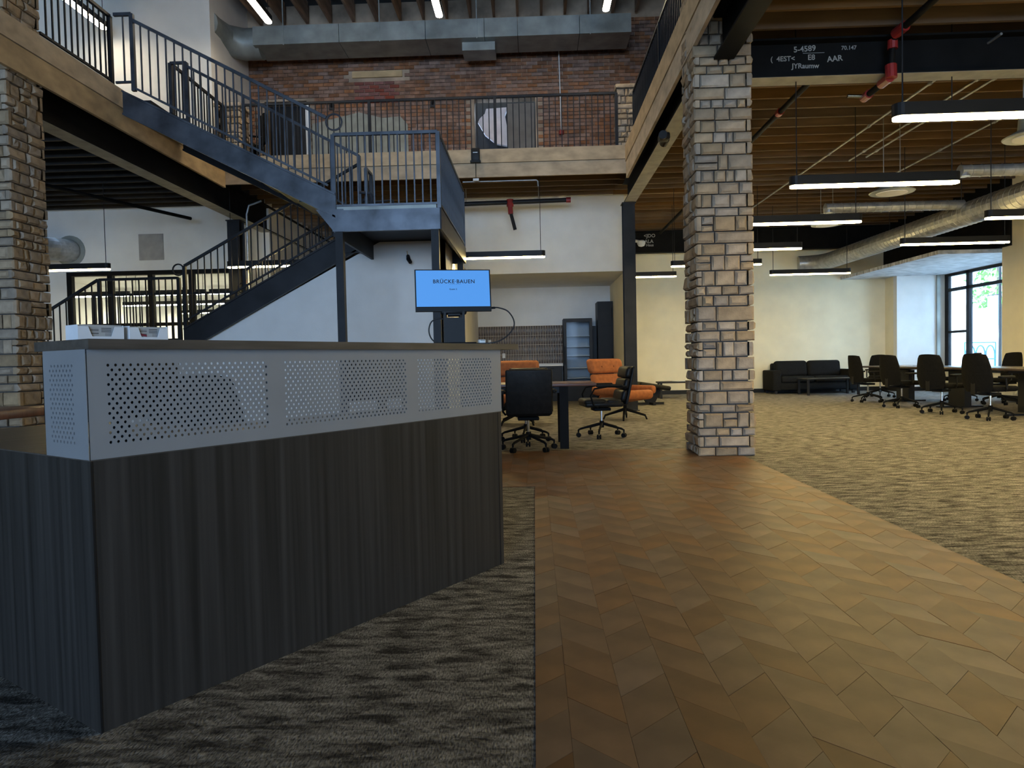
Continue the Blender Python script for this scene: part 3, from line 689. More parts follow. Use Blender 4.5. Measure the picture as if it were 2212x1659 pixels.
# monitor on a black stand
mon = thing('monitor', 'small monitor with a blue welcome screen on a black stand', 'monitor', dk(1.80, .17, ZT), math.radians(11))
MB().rbox(-.095, .105, -.06, .07, 0, .012, .005, 2).build('base', 'black_plastic', mon)
stn = MB().box(-.052, .052, -.018, .02, .012, .135); stn.box(-.052, -.040, -.018, .02, .135, .16); stn.box(.040, .052, -.018, .02, .135, .165)
stn.build('stand', 'black_plastic', mon)
hg = MB().tube([(-.03, 0, .15), (.03, 0, .15)], .011, 10); hg.box(-.03, -.012, .0, .016, .14, .185); hg.box(.012, .03, .0, .016, .14, .185); hg.build('hinge', 'black_plastic', mon)
tl = Matrix.Rotation(math.radians(-9), 4, 'X'); 
hd = bpy.data.objects.new('head', None)
def mpart(mb, nm, m, par):
    mb.v = [tuple(Vector((0, 0, .165)) + (tl @ Vector((x, y, z)))) for x, y, z in mb.v]; return mb.build(nm, m, par)
bz = mpart(MB().box(-.188, .188, -.008, .006, 0, .212), 'bezel', 'black_plastic', mon)
mpart(MB().rbox(-.065, .065, -.004, .03, -.012, .03, .01, 2), 'rear_mount', 'black_plastic', mon)
scr = mpart(MB().box(-.182, .182, -.0092, -.008, .024, .207), 'screen', 'screen_blue', bz)
def scrtext(txt, size, x, z, sp_=1.0):
    me = text_mesh(txt, size, 'screen_text', space=sp_)
    for v in me.vertices: v.co = Vector((0, 0, .165)) + (tl @ Vector((x+v.co.x, -.0098, z+v.co.y)))
    link('lettering', me, bz)
scrtext('BRÜCKE·BAUEN', .0265, 0.005, .142, 1.12); scrtext('—  — —  — — —', .007, 0.01, .134); scrtext('Guest: 2', .011, .0, .108)
for nm, pts in (('cable', [(.19,-.0,.182),(.205,0,.183),(.225,.0,.182),(.27,0,.165),(.30,-.0,.12),(.295,0,.075),(.25,0,.03),(.19,0,.008),(.1,.02,.006)]),
                ('cable', [(-.05,0,.128),(-.08,0,.131),(-.112,0,.115),(-.125,0,.075),(-.115,0,.035),(-.085,0,.006)])):
    # smooth the cable with a Catmull-Rom pass
    P = [Vector(p) for p in pts]; P = [P[0]]+P+[P[-1]]; q = []
    for i in range(1, len(P)-2):
        for s in range(5):
            u = s/5; q.append(.5*((2*P[i])+(P[i+1]-P[i-1])*u+(2*P[i-1]-5*P[i]+4*P[i+1]-P[i+2])*u*u+(3*P[i]-P[i-1]-3*P[i+1]+P[i+2])*u**3))
    q.append(P[-2]); mb = MB().tube(q, .0033, 6); mb.smooth = True; mb.build(nm, 'black_plastic', mon)
MB().tube([(.187,0,.182),(.207,0,.1825)], .0055, 8).build('plug', 'black_plastic', mon)
for i, (x0, x1, y_) in enumerate(((.10, .56, .52), (1.42, 1.86, .55))):
    t = thing('desk_monitor', 'black computer monitor behind the perforated screen at the %s of the desk' % ('near end', 'far end')[i], 'monitor', dk((x0+x1)/2, y_, ZB+.004), RZ)
    wd = x1-x0
    MB().rbox(-wd/2, wd/2, -.02, .01, .07, .30, .006, 2).build('screen', 'black_plastic', t); MB().box(-.03,.03,-.035,-.02,.0,.15).build('stand', 'black_plastic', t); MB().rbox(-.11,.11,-.1,.06,0,.01,.003,2).build('base', 'black_plastic', t)
pk = thing('charger_block', 'small white plug block standing behind the monitor base', 'charger', dk(1.93, .1, ZT), .4)
MB().rbox(-.016, .016, -.016, .016, 0, .026, .003, 2).build('body', 'white_plastic', pk); MB().box(-.012, .012, -.018, -.016, .02, .024).build('ridge', 'galv_dull', pk)

# ------------------------------------------------------------------ office chairs
def star_base(t, r=.31, n=5, m='black_steel', a0=0.3, z=.1):
    for i in range(n):
        a = a0+2*PI*i/n; c, s = math.cos(a), math.sin(a)
        lg = MB().tube([(.03*c,.03*s,z+.07),(r*.9*c,r*.9*s,z+.012),(r*c,r*s,z-.005),(r*c,r*s,.062)], [.020,.014,.013,.010], 8).build('base_leg', m, t)
        cs = MB(); 
        p = Vector((r*c, r*s, .03)); d = Vector((-s, c, 0))
        cs.tube([p-d*.026, p-d*.006], .03, 12); cs.tube([p+d*.006, p+d*.026], .03, 12); cs.tube([p-d*.02, p+d*.02], .008, 6); cs.build('caster', m, lg)
    MB().tube([(0,0,z+.02),(0,0,z+.11)], .03, 12).build('hub', m, t); MB().tube([(0,0,z+.1),(0,0,.36)], .016, 12).build('gas_lift', 'chrome', t)
def exec_chair(label, loc, rz, group=None, m='black_leather'):
    # faces +y locally, padded back with three bolsters and loop arms
    t = thing('office_chair', label, 'chair', loc, rz, group)
    star_base(t)
    MB().rbox(-.12, .12, -.1, .12, .345, .385, .01, 2).build('mechanism', 'black_steel', t)
    s = MB().rbox(-.25, .25, -.24, .26, .40, .47, .03, 3); s.rbox(-.245, .245, -.22, -.02, .43, .50, .035, 3); s.rbox(-.245, .245, -.01, .27, .43, .505, .04, 3); s.build('seat', m, t)
    R = Matrix.Rotation(math.radians(14), 3, 'X')
    b = MB()
    b.rbox(-.255, .255, -.30, -.26, .42, .92, .02, 3, rot=None)
    for k in range(3): b.rbox(-.245, .245, -.27, -.19, .47+k*.15, .615+k*.15, .035, 3)
    b.v = [(x, y-(z-.45)*.22, z) for x, y, z in b.v]
    b.build('backrest', m, t)
    for sx in (-1, 1):
        x = sx*.285
        f = MB().tube([(x*.9,.1,.40),(x,.16,.43),(x,.2,.55),(x,.15,.64),(x,-.02,.665),(x,-.26,.66)], .012, 8); f.smooth = True; a = f.build('arm', 'black_steel', t)
        MB().rbox(x-.028, x+.028, -.22, .13, .66, .695, .015, 2).build('arm_pad', m, a)
    return t
def conf_chair(label, loc, rz, group=None):
    t = thing('conference_chair', label, 'chair', loc, rz, group)
    star_base(t, .30)
    MB().rbox(-.1, .1, -.12, .1, .36, .40, .01, 2).build('mechanism', 'black_plastic', t)
    MB().rbox(-.245, .245, -.22, .26, .42, .50, .035, 3).build('seat', 'black_fabric', t)
    b = MB(); prof = [(.42,.19),(.50,.225),(.62,.245),(.80,.225),(.94,.195),(.985,.17)]
    n = 8; vs = []; fs = []
    for side in (0, 1):
        for z, hw in prof:
            for i in range(n+1):
                u = -1+2*i/n; x = hw*u
                lean = -.26-(z-.42)*.13; curve = .045*u*u
                th = .065*(1-.5*abs(u)**3)
                y = lean+curve+(0 if side == 0 else -th)
                vs.append((x, y, z-(.02*u*u if z > .9 else 0)))
    k = len(prof)*(n+1)
    for r in range(len(prof)-1):
        for i in range(n):
            a = r*(n+1)+i; fs.append((a, a+1, a+n+2, a+n+1)); fs.append((k+a, k+a+n+1, k+a+n+2, k+a+1))
    for i in range(n): fs.append((i, k+i, k+i+1, i+1)); a = (len(prof)-1)*(n+1)+i; fs.append((a, a+1, k+a+1, k+a))
    for r in range(len(prof)-1):
        a = r*(n+1); fs.append((a, a+n+1, k+a+n+1, k+a)); a += n; fs.append((a, k+a, k+a+n+1, a+n+1))
    b.add(vs, fs); b.smooth = True; b.build('backrest', 'black_fabric', t)
    MB().box(-.035, .035, -.31, -.05, .38, .41).build('back_bracket', 'black_plastic', t); MB().box(-.035, .035, -.34, -.30, .38, .60).build('back_bracket', 'black_plastic', t)
    for sx in (-1, 1):
        x = sx*.275
        a = MB().tube([(x*.85,.0,.43),(x,-.02,.47),(x,-.04,.62)], .014, 8).build('arm', 'black_plastic', t); MB().rbox(x-.035, x+.035, -.16, .1, .62, .655, .012, 2).build('arm_pad', 'black_plastic', a)
    return t
conf_chair('black task chair tucked behind the middle of the reception desk', dk(1.05, 1.05), RZ+PI-.25)
# kitchen table group
kt = thing('work_table', 'walnut topped table with dark steel legs in front of the kitchenette', 'table', (-.08, 8.5, 0))
MB().rbox(-.82, .78, -.42, .42, .715, .75, .006, 2).build('tabletop', 'walnut_top', kt)
for sx, sy in ((-.42,-.34),(.41,-.34),(-.42,.34),(.41,.34)): MB().box(sx-.05, sx+.05, sy-.05, sy+.05, 0, .715).build('leg', 'black_steel', kt)
MB().box(-.37, .36, -.36, -.33, .64, .715).build('apron', 'steel', kt); MB().box(-.37, .36, .33, .36, .64, .715).build('apron', 'steel', kt)
exec_chair('black padded office chair seen from behind at the walnut table', (-.08, 8.05, 0), 0.05)
exec_chair('black padded office chair mostly hidden on the far side of the walnut table', (-.12, 9.05, 0), PI-.1)
exec_chair('black padded office chair standing sideways right of the walnut table', (.87, 9.33, 0), PI/2+.12)
# orange lounge chairs
def lounge(label, loc, rz, group):
    t = thing('lounge_chair', label, 'armchair', loc, rz, group)
    for i in range(4):
        a = PI/4+PI/2*i; c, s = math.cos(a), math.sin(a)
        MB().tube([(.02*c,.02*s,.17),(.33*c,.33*s,.07),(.36*c,.36*s,.0)], [.026,.018,.014], 8).build('base_leg', 'black_steel', t)
    MB().tube([(0,0,.12),(0,0,.30)], .03, 10).build('pedestal', 'black_steel', t)
    R1 = Matrix.Rotation(math.radians(8), 3, 'X')
    s = MB().rbox(-.34, .34, -.32, .36, .30, .46, .07, 4, R1); s.build('seat', 'orange_fabric', t)
    b = MB(); b.rbox(-.35, .35, -.42, -.29, .40, .76, .055, 4); b.rbox(-.36, .36, -.44, -.29, .77, 1.02, .06, 4)
    b.v = [(x, y-(z-.4)*.28, z) for x, y, z in b.v]; bo = b.build('backrest', 'orange_fabric', t)
    for x in (-.13, .13):
        for z in (.60, .89): MB().lathe([(.004,-.008),(.018,-.004),(.018,.004),(.004,.008)], 8).build('button', 'orange_fabric', bo, loc=(x, -.275-(z-.4)*.28, z), rot=(PI/2,0,0))
    for sx in (-1, 1): MB().rbox(sx*.39-.06, sx*.39+.06, -.34, .30, .42, .56, .05, 3).build('armrest', 'orange_fabric', t)
    return t
lounge('burnt orange tufted lounge chair beside the steel post', (1.50, 11.9, 0), -2.55, 'orange lounge chairs')
lounge('burnt orange lounge chair mostly hidden behind the black office chair', (-.28, 11.3, 0), PI, 'orange lounge chairs')
# black ottoman and side table by the cream wall
ot = thing('recliner', 'black padded recliner footrest seen past the steel post', 'chair', (2.52, 15.6, 0), .15)
MB().rbox(-.35, .35, -.4, .4, .36, .46, .04, 3, Matrix.Rotation(math.radians(10), 3, 'Y')).build('cushion', 'black_leather', ot)
MB().prism([(-.1,.05),(.1,.05),(.25,.36),(-.3,.36)], 'y', -.05, .05).build('pedestal', 'black', ot); MB().box(-.3,.3,-.03,.03,0,.05).build('foot', 'black', ot); MB().box(-.03,.03,-.3,.3,0,.05).build('foot', 'black', ot)
def leg_table(name, label, cat, loc, w, d, h, mt, ml, lw=.03, th=.04):
    t = thing(name, label, cat, loc)
    MB().rbox(-w/2, w/2, -d/2, d/2, h-th, h, .005, 2).build('tabletop', mt, t)
    for sx in (-1, 1):
        for sy in (-1, 1): MB().box(sx*(w/2-.06)-lw/2, sx*(w/2-.06)+lw/2, sy*(d/2-.06)-lw/2, sy*(d/2-.06)+lw/2, 0, h-th).build('leg', ml, t)
    return t
leg_table('side_table', 'small black side table by the cream wall behind the stone column', 'table', (3.55, 17.9, 0), .95, .5, .42, 'black', 'black', .05)
lm = thing('magazine', 'pale magazine lying on the small black side table', 'magazine', (3.6, 17.85, .42), .3)
MB().box(-.11,.11,-.15,.15,0,.008).build('cover', 'card', lm); MB().box(-.108,.112,-.148,.148,.008,.011).build('page_block', 'white_plastic', lm)

# ------------------------------------------------------------------ kitchenette
KY = 18.1
tw = thing('tile_backsplash', 'brown stacked tile backsplash on the kitchenette wall', 'backsplash', (XK+.004, KY-.002, .93))
MB().box(0, 2.16, -.008, 0, 0, .97).build('grout', 'grout', tw)
tme = MB().rbox(0, .055, -.016, -.006, 0, .232, .002, 1).mesh('tile', 'tile')
for r in range(4):
    for c in range(34): link('tile', tme, tw, loc=(.004+c*.0632, 0, .006+r*.241))
base = thing('base_cabinet', 'black base cabinet with a pale worktop under the tile backsplash', 'cabinet', (XK, 17.5, 0))
MB().box(0.01, 2.1, 0, .58, .1, .87).build('carcass', 'black', base); MB().box(0.01, 2.1, .05, .58, 0, .1).build('plinth', 'black', base); MB().box(.01, 2.12, -.02, .59, .87, .905).build('worktop', 'white_plastic', base)
for i in range(4):
    d = MB().box(.02+i*.52, .02+i*.52+.51, -.02, 0, .12, .86).build('door', 'black', base); MB().box(.24+i*.52, .34+i*.52, -.04, -.025, .80, .815).build('handle', 'black_steel', d)
fr = thing('display_fridge', 'black glass-door display fridge in the kitchenette', 'fridge', (.73, 17.42, 0))
W, D, Hh = .70, .62, 2.02
for b in ((0,.03,0,D,.05,Hh),(W-.03,W,0,D,.05,Hh),(.03,W-.03,0,D,Hh-.06,Hh),(.03,W-.03,0,D,.05,.42),(.03,W-.03,D-.03,D,.42,Hh-.06)): MB().box(*b).build('shell', 'black', fr)
MB().box(.03, W-.03, D-.035, D-.031, .42, Hh-.06).build('lining', 'fridge_inside', fr)
for z in (.55, .80, 1.1, 1.32, 1.58): MB().box(.035, W-.035, .05, D-.05, z, z+.025).build('shelf', 'fridge_inside', fr)
dr = MB(); 
for b in ((0,.07,-.04,-.005,.42,Hh-.02),(W-.07,W,-.04,-.005,.42,Hh-.02),(.07,W-.07,-.04,-.005,Hh-.09,Hh-.02),(.07,W-.07,-.04,-.005,.42,.49)): dr.box(*b)
dro = dr.build('door_frame', 'black', fr); MB().box(.07, W-.07, -.03, -.024, .49, Hh-.09).build('glass_pane', 'glass_grey', dro); MB().box(.012, .03, -.075, -.04, .9, 1.35).build('handle', 'black_steel', dro)
MB().box(.02, W-.02, .02, D, 0, .05).build('plinth', 'black', fr)
cb = thing('tall_cabinet', 'tall black cabinet beside the display fridge', 'cabinet', (1.44, 17.45, 0))
MB().box(.13, .5, 0, .62, 0, 2.42).build('upper_carcass', 'black', cb); MB().box(0, .12, .25, .62, 0, 1.84).build('filler_panel', 'black', cb)
for a, b, z0, z1 in ((.135,.495,.08,1.80),(.135,.495,1.815,2.41)):
    dd = MB().box(a, b, -.02, 0, z0, z1).build('door', 'black_plastic', cb); MB().box(b-.03, b-.018, -.04, -.02, (z0+z1)/2-.15, (z0+z1)/2+.15).build('handle', 'black_steel', dd)
def outlet(label, x, z, w=.075, h=.12):
    t = thing('wall_outlet', label, 'outlet', (x, KY-.017, z)); MB().box(-w/2, w/2, -.006, 0, -h/2, h/2).build('plate', 'white_plastic', t)
    for q in (-.025, .025): MB().box(-.018, .018, -.009, -.006, q-.015, q+.015).build('socket', 'card', t)
outlet('white wall outlet low on the brown tile backsplash', -.77, 1.15); outlet('white wall outlet on the brown tile beside the monitor', -1.12, 1.5)

# ------------------------------------------------------------------ lounge and conference area, right
sf = thing('sofa', 'dark charcoal two-seat sofa against the cream far wall', 'sofa', (7.32, 19.2, 0))
MB().rbox(-1.06, 1.06, -.42, .40, .10, .30, .03, 3).build('frame', 'sofa_fabric', sf)
MB().rbox(-.9, .9, .25, .42, .25, .80, .05, 3).build('back_frame', 'sofa_fabric', sf)
for sx in (-1, 1):
    MB().rbox(sx*.98-.11, sx*.98+.11, -.44, .42, .08, .62, .035, 3).build('arm', 'sofa_fabric', sf)
    MB().rbox(sx*.44-.43, sx*.44+.43, -.46, .2, .29, .46, .05, 3).build('seat_cushion', 'sofa_fabric', sf)
    MB().rbox(sx*.44-.43, sx*.44+.43, .04, .26, .44, .86, .08, 4, Matrix.Rotation(math.radians(-10), 3, 'X')).build('back_cushion', 'sofa_fabric', sf)
    for y in (-.38, .36): MB().box(sx*1.0-.03, sx*1.0+.03, y-.03, y+.03, 0, .1).build('foot', 'black', sf)
leg_table('coffee_table', 'low black coffee table in front of the charcoal sofa', 'table', (7.42, 18.2, 0), 1.35, .75, .42, 'black', 'black', .05, .03)
tb = thing('conference_table', 'long dark conference table with chairs along both sides', 'table', (7.75, 13.2, 0))
MB().rbox(-.5, .5, -2.75, 2.75, .705, .745, .008, 2).build('tabletop', 'dark_top', tb)
for y in (-1.9, 0, 1.9):
    MB().box(-.06, .06, y-.25, y+.25, .03, .66).build('pedestal', 'black', tb); MB().box(-.4, .4, y-.04, y+.04, 0, .03).build('foot', 'black', tb); MB().box(-.4, .4, y-.04, y+.04, .66, .705).build('top_bracket', 'black', tb)
GC = 'chairs around the conference table'
for i, (x, y, a) in enumerate(((6.76, 10.75, -1.25), (6.74, 11.97, -1.15), (6.83, 13.43, -1.3), (6.98, 15.1, -1.45))):
    conf_chair(('black conference chair nearest the camera on the near side of the long table', 'second black conference chair from the camera on the near side of the long table', 'third black conference chair from the camera on the near side of the long table', 'black conference chair nearest the sofa on the near side of the long table')[i], (x, y, 0), a, GC)
for i, (x, y, a) in enumerate(((8.72, 12.5, 1.5), (8.8, 13.75, 1.7), (8.75, 14.9, 1.5), (7.95, 16.6, 2.7))):
    conf_chair(('black conference chair on the window side at the right edge of the picture', 'black conference chair in front of the window, middle of the far side', 'black conference chair in front of the window, beside its left jamb', 'black conference chair at the far end of the long table')[i], (x, y, 0), a, GC)
for i, (y, r_) in enumerate(((14.9, .1), (12.6, -.15))):
    t = thing('notepad', 'thin pale pad lying on the %s part of the conference table' % ('far', 'near')[i], 'notepad', (7.6, y, .745), r_)
    MB().box(-.11,.11,-.15,.15,0,.006).build('page_block', 'card', t); MB().box(-.11,.11,.13,.152,.006,.009).build('binding', 'black', t)

# ------------------------------------------------------------------ pendant lights
def pendant(label, cx, cy, zb, L_=1.83, rz=0.0, ceil=ZD-.03, group='linear pendant lights', dm='diffuser', w=.13, h=.1):
    t = thing('pendant_light', label, 'pendant light', (cx, cy, zb), rz, group)
    def stad(a, b, hw, z0, z1):
        pts = [(b-hw+hw*math.cos(q), hw*math.sin(q)) for q in [-PI/2+PI*i/8 for i in range(9)]]+[(a+hw+hw*math.cos(q), hw*math.sin(q)) for q in [PI/2+PI*i/8 for i in range(9)]]
        return MB().prism(pts, 'z', z0, z1)
    stad(-L_/2, L_/2, w/2, .02, .02+h).build('housing', 'black_plastic', t)
    stad(-L_/2+.006, L_/2-.006, w/2-.006, 0, .02).build('diffuser', dm, t)
    for sx in (-1, 1): MB().tube([(sx*(L_/2-.08), 0, .02+h), (sx*(L_/2-.08), 0, ceil-zb)], .006, 6).build('cable', 'black', t)
    return t
ZPn = 2.85
for lab, xc, yc in (('linear pendant light nearest at the upper right edge, level with the writing', 3.77, 5.75), ('linear pendant light second from the front in the right room', 3.75, 7.95),
                    ('linear pendant light third from the front, touching the right side of the stone column', 3.70, 10.15), ('linear pendant light fourth from the front beside the stone column', 3.77, 12.55),
                    ('linear pendant light fifth from the front, split by the stone column', 3.72, 14.57), ('linear pendant light beside the steel post over the side table', 2.70, 16.34),
                    ('linear pendant light at the right edge below the big round duct', 7.22, 10.15), ('linear pendant light right of the round duct near the window bay', 7.21, 12.42), ('linear pendant light above the sofa', 6.35, 16.54),
                    ('linear pendant light in front of the kitchenette', -.68, 12.74), ('linear pendant light before the glazed office at the left', -8.69, 12.92), ('linear pendant light behind the lower stair flight', -4.75, 13.1)):
    pendant(lab, xc, yc, ZPn, 1.15 if 'side table' in lab else 1.83)
pendant('added fill pendant light out of view, one row before the nearest visible one', 3.77, 3.55, ZPn)  # unseen lamp added to bring warm light to the near floor
for i, y in enumerate((7.95, 5.75)): pendant(('added fill pendant light out of view on the window side, level with the second row', 'added fill pendant light out of view on the window side, level with the front row')[i], 7.22, y, ZPn)  # unseen lamps added for more warm light in the right room
for lab, xc in (('linear pendant light high beside the upper white wall at the left', -7.72), ('linear pendant light high over the hall by the upper white wall corner', -4.68), ('linear pendant light high over the middle of the brick wall', -1.58), ('linear pendant light high over the right part of the brick wall', 1.40)):
    pendant(lab, xc, 11.75, 7.22, 2.44, PI/2, ZR, 'high linear pendant lights', 'diffuser_cool')
# office interior lights
for i, x in enumerate((-10.8, -8.9, -7.0)):
    for j, y in enumerate((17.2, 20.0, 23.3)):
        pendant('linear light inside the glazed office, %s row, %s' % (('front', 'middle', 'back')[j], ('left', 'middle', 'right')[i]), x, y, 2.80, 1.83, 0, 3.3, 'lights inside the glazed office', 'diffuser_office')
ex = thing('exit_sign', 'small orange exit sign behind the lower stair railing', 'sign', (-6.32, YW-.08, 2.78))
MB().box(-.03, .24, -.03, .03, -.1, .1).build('housing', 'white_plastic', ex)
link('lettering', text_mesh('EXIT', .13, 'exit_red', .004), ex, loc=(.105, -.034, -.045), rot=(PI/2, 0, 0))
dr = struct('door_2', MB().box(-6.13, -5.80, YW+.02, YW+.06, 0, 2.56), 'fluor_white', 'white door behind the lower stair')
MB().box(-6.2, -6.13, YW-.01, YW+.1, 0, 2.62).build('door_frame', 'black_steel', dr); MB().box(-5.80, -5.73, YW-.01, YW+.1, 0, 2.62).build('door_frame', 'black_steel', dr); MB().box(-6.13, -5.80, YW-.01, YW+.1, 2.56, 2.62).build('door_frame', 'black_steel', dr)

# ------------------------------------------------------------------ ducts, pipes, diffusers
def spiral(parent, p0, p1, r, m='galvanised', seam=.14):
    p0, p1 = Vector(p0), Vector(p1); L_ = (p1-p0).length; n = max(2, int(L_/seam)); pts = []; rr = []
    for i in range(n+1):
        p = p0+(p1-p0)*(i/n)
        d = (p1-p0).normalized()*.006
        pts += [p-d, p, p+d]; rr += [r, r+.006, r]
    mb = MB().tube(pts, rr, 20); mb.smooth = False; return mb.build('duct_run', m, parent)
DX, DZ, DR = 7.78, 3.47, .205
dt = thing('round_duct', 'large silver spiral duct crossing the right room towards the far wall', 'duct', (0, 0, 0))
spiral(dt, (DX, 6.0, DZ), (DX, 18.9, DZ), DR)
eb = MB().tube([(DX-.0, 18.85, DZ), (DX-.03, 19.1, DZ), (DX-.14, 19.3, DZ), (DX-.36, 19.45, DZ), (DX-.6, 19.5, DZ)], DR+.004, 20); eb.smooth = True; eb.build('elbow', 'galvanised', dt)
for y in (8, 10.6, 13.2, 15.8): MB().tube([(DX, y, DZ+DR), (DX, y, ZJ)], .006, 6).build('hanger', 'black', dt)
for y, xa, lab in ((12.95, 5.25, 'silver branch duct joining the big round duct near the window bay'), (10.55, 6.2, 'silver branch duct beside the second pendant light')):
    t = thing('branch_duct', lab, 'duct', (xa, y, 3.62)); spiral(t, (0,0,0), (DX-xa-.12,0,0), .085)
    MB().tube([(.05,0,0),(.05,0,-.08)], .08, 16).build('boot', 'galvanised', t)
for x, y, z, lab in ((5.33, 10.75, 3.38, 'round white ceiling diffuser in the middle of the right room'), (5.7, 8.3, 3.42, 'round white ceiling diffuser at the right edge'), (5.95, 14.6, 3.62, 'round white ceiling diffuser furthest into the right room')):
    t = thing('ceiling_diffuser', lab, 'vent', (x, y, z))
    MB().lathe([(.30,0),(.31,.012),(.16,.09),(.15,.22)], 28).build('cone', 'galv_dull', t); MB().lathe([(.02,-.012),(.21,-.01),(.215,0),(.2,.02)], 28).build('centre_plate', 'white_plastic', t)
    for q in (-.12, .12): MB().tube([(q,0,.15),(q,0,ZD-.03-z)], .005, 6).build('hanger', 'galv_dull', t)
vr = thing('wall_duct', 'round silver duct entering the white wall at the left', 'duct', (-9.95, YW-.0, 3.58))
MB().tube([(0,-.02,0),(0,0,0)], .33, 24).build('collar', 'galv_dull', vr); MB().tube([(0,-.02,0),(-.05,-.5,-.03),(-.3,-1.0,-.05),(-1.2,-1.3,-.05)], .24, 20).build('duct_run', 'galvanised', vr)
vt = thing('wall_panel', 'square grey access panel on the white wall above the glazed office', 'panel', (-8.17, YW, 3.62))
MB().box(-.25,.25,-.02,0,-.26,.26).build('door', 'print_grey', vt); MB().box(-.27,.27,-.012,0,-.28,.28).build('frame', 'print_grey', vt)
# rectangular duct under the roof along the brick wall
rd = thing('rectangular_duct', 'flat grey sheet metal duct running along the top of the brick wall', 'duct', (-5.4, 14.0, 7.32))
for a, b in ((0, 1.7), (1.71, 3.4), (3.41, 4.55), (4.56, 5.2), (5.21, 6.4), (6.41, 7.4)): MB().box(a, b, 0, .75, .0, .36).build('section', 'galv_dull', rd)
MB().box(4.1, 4.75, .2, .7, -.16, 0).build('tap', 'galv_dull', rd)
eb = MB().tube([(.05,.37,.18),(-.3,.36,.18),(-.62,.2,.2),(-.75,-.2,.22),(-.76,-.5,.22)], .3, 16); eb.smooth = True; eb.build('elbow', 'galv_dull', rd)
for x in (.6, 2.5, 4.4, 6.6): MB().box(x, x+.02, -.012, 0, -.02, .85).build('hanger', 'galv_dull', rd)
def pipe(name, label, pts, r, m, cat='pipe', extra=()):
    t = thing(name, label, cat, pts[0]); o = Vector(pts[0])
    mb = MB().tube([Vector(p)-o for p in pts], r, 10); mb.smooth = True; mb.build('pipe_run', m, t)
    for nm, q, rr, mm in extra: MB().tube([Vector(p)-o for p in q], rr, 12).build(nm, mm, t)
    return t
pipe('sprinkler_pipe', 'black sprinkler pipe under the joists right of the stone column', [(3.32, 8.1, 4.24), (3.32, 18.6, 4.24)], .035, 'black_steel', extra=(('clamp', [(3.32, 9.6, 4.24), (3.32, 9.7, 4.24)], .05, 'red_paint'),))
pipe('sprinkler_pipe', 'black sprinkler pipe with red fittings crossing the chalked beam', [(3.86, 4.5, 4.36), (3.86, 7.55, 4.36), (3.84, 7.72, 4.30), (3.83, 7.74, 4.0), (3.83, 7.78, 3.94), (3.83, 8.35, 3.94)], .035, 'black_steel',
     extra=(('fitting', [(3.86,7.5,4.36),(3.84,7.66,4.35)], .055, 'red_paint'), ('fitting', [(3.84,7.72,4.22),(3.84,7.72,4.31)], .05, 'red_paint'), ('fitting', [(3.83,7.73,3.92),(3.83,7.74,4.06)], .058, 'red_paint'), ('fitting', [(3.83,7.76,3.94),(3.83,7.95,3.94)], .05, 'red_paint'), ('fitting', [(3.83,8.22,3.94),(3.83,8.36,3.94)], .05, 'red_paint'), ('nozzle', [(3.83,8.3,3.94),(3.62,8.3,3.95)], .02, 'chrome')))
for x, z, y0, y1, lab in ((4.95, 4.33, 7.7, 18.5, 'thin grey conduit under the joists, leftmost of the four'), (5.52, 4.36, 6.5, 12.6, 'thin grey conduit under the joists, left one of the close pair'), (5.72, 4.36, 6.5, 12.4, 'thin grey conduit under the joists, right one of the close pair'), (6.75, 4.34, 8.0, 13.5, 'thin grey conduit under the joists nearest the right edge')):
    pipe('conduit', lab, [(x, y0, z), (x, y1, z)], .014, 'galvanised', 'conduit', extra=tuple(('strap', [(x, y, z), (x, y+.06, z)], .022, 'galvanised') for y in (9, 10.6, 12)))
pipe('sprinkler_pipe', 'dark red sprinkler pipe with a dropper in front of the kitchenette wall', [(-1.6, 14.3, 4.17), (.76, 14.3, 4.20)], .045, 'steel',
     extra=(('fitting', [(-.42,14.3,4.10),(-.42,14.3,4.24)], .07, 'red_paint'), ('fitting', [(-.41,14.3,3.95),(-.42,14.3,4.10)], .05, 'red_paint'), ('dropper', [(-.41,14.3,3.97),(-.33,14.32,3.64)], .035, 'steel'), ('end_cap', [(.7,14.3,4.20),(.79,14.3,4.20)], .055, 'red_paint'), ('hanger', [(.15,14.3,4.2),(.15,14.3,ZD-.03)], .008, 'galvanised'), ('hanger', [(-1.3,14.3,4.2),(-1.3,14.3,ZD-.03)], .008, 'galvanised')))
pipe('sprinkler_pipe', 'black sprinkler pipe hanging under the left gallery ceiling', [(-9.4, 9.0, 4.2), (-7.05, 14.6, 4.1)], .035, 'black_steel')
pipe('conduit', 'bent grey conduit on the steel post behind the stair', [(-5.5, 13.66, 0), (-5.5, 13.66, 3.95), (-5.45, 13.66, 4.12), (-5.2, 13.66, 4.2)], .02, 'galvanised', 'conduit')
pipe('conduit', 'grey conduit with an elbow under the back gallery edge', [(-1.2, 12.62, 4.19), (.10, 12.62, 4.19), (.125, 12.62, 4.17), (.13, 12.62, 4.08)], .012, 'galvanised', 'conduit')
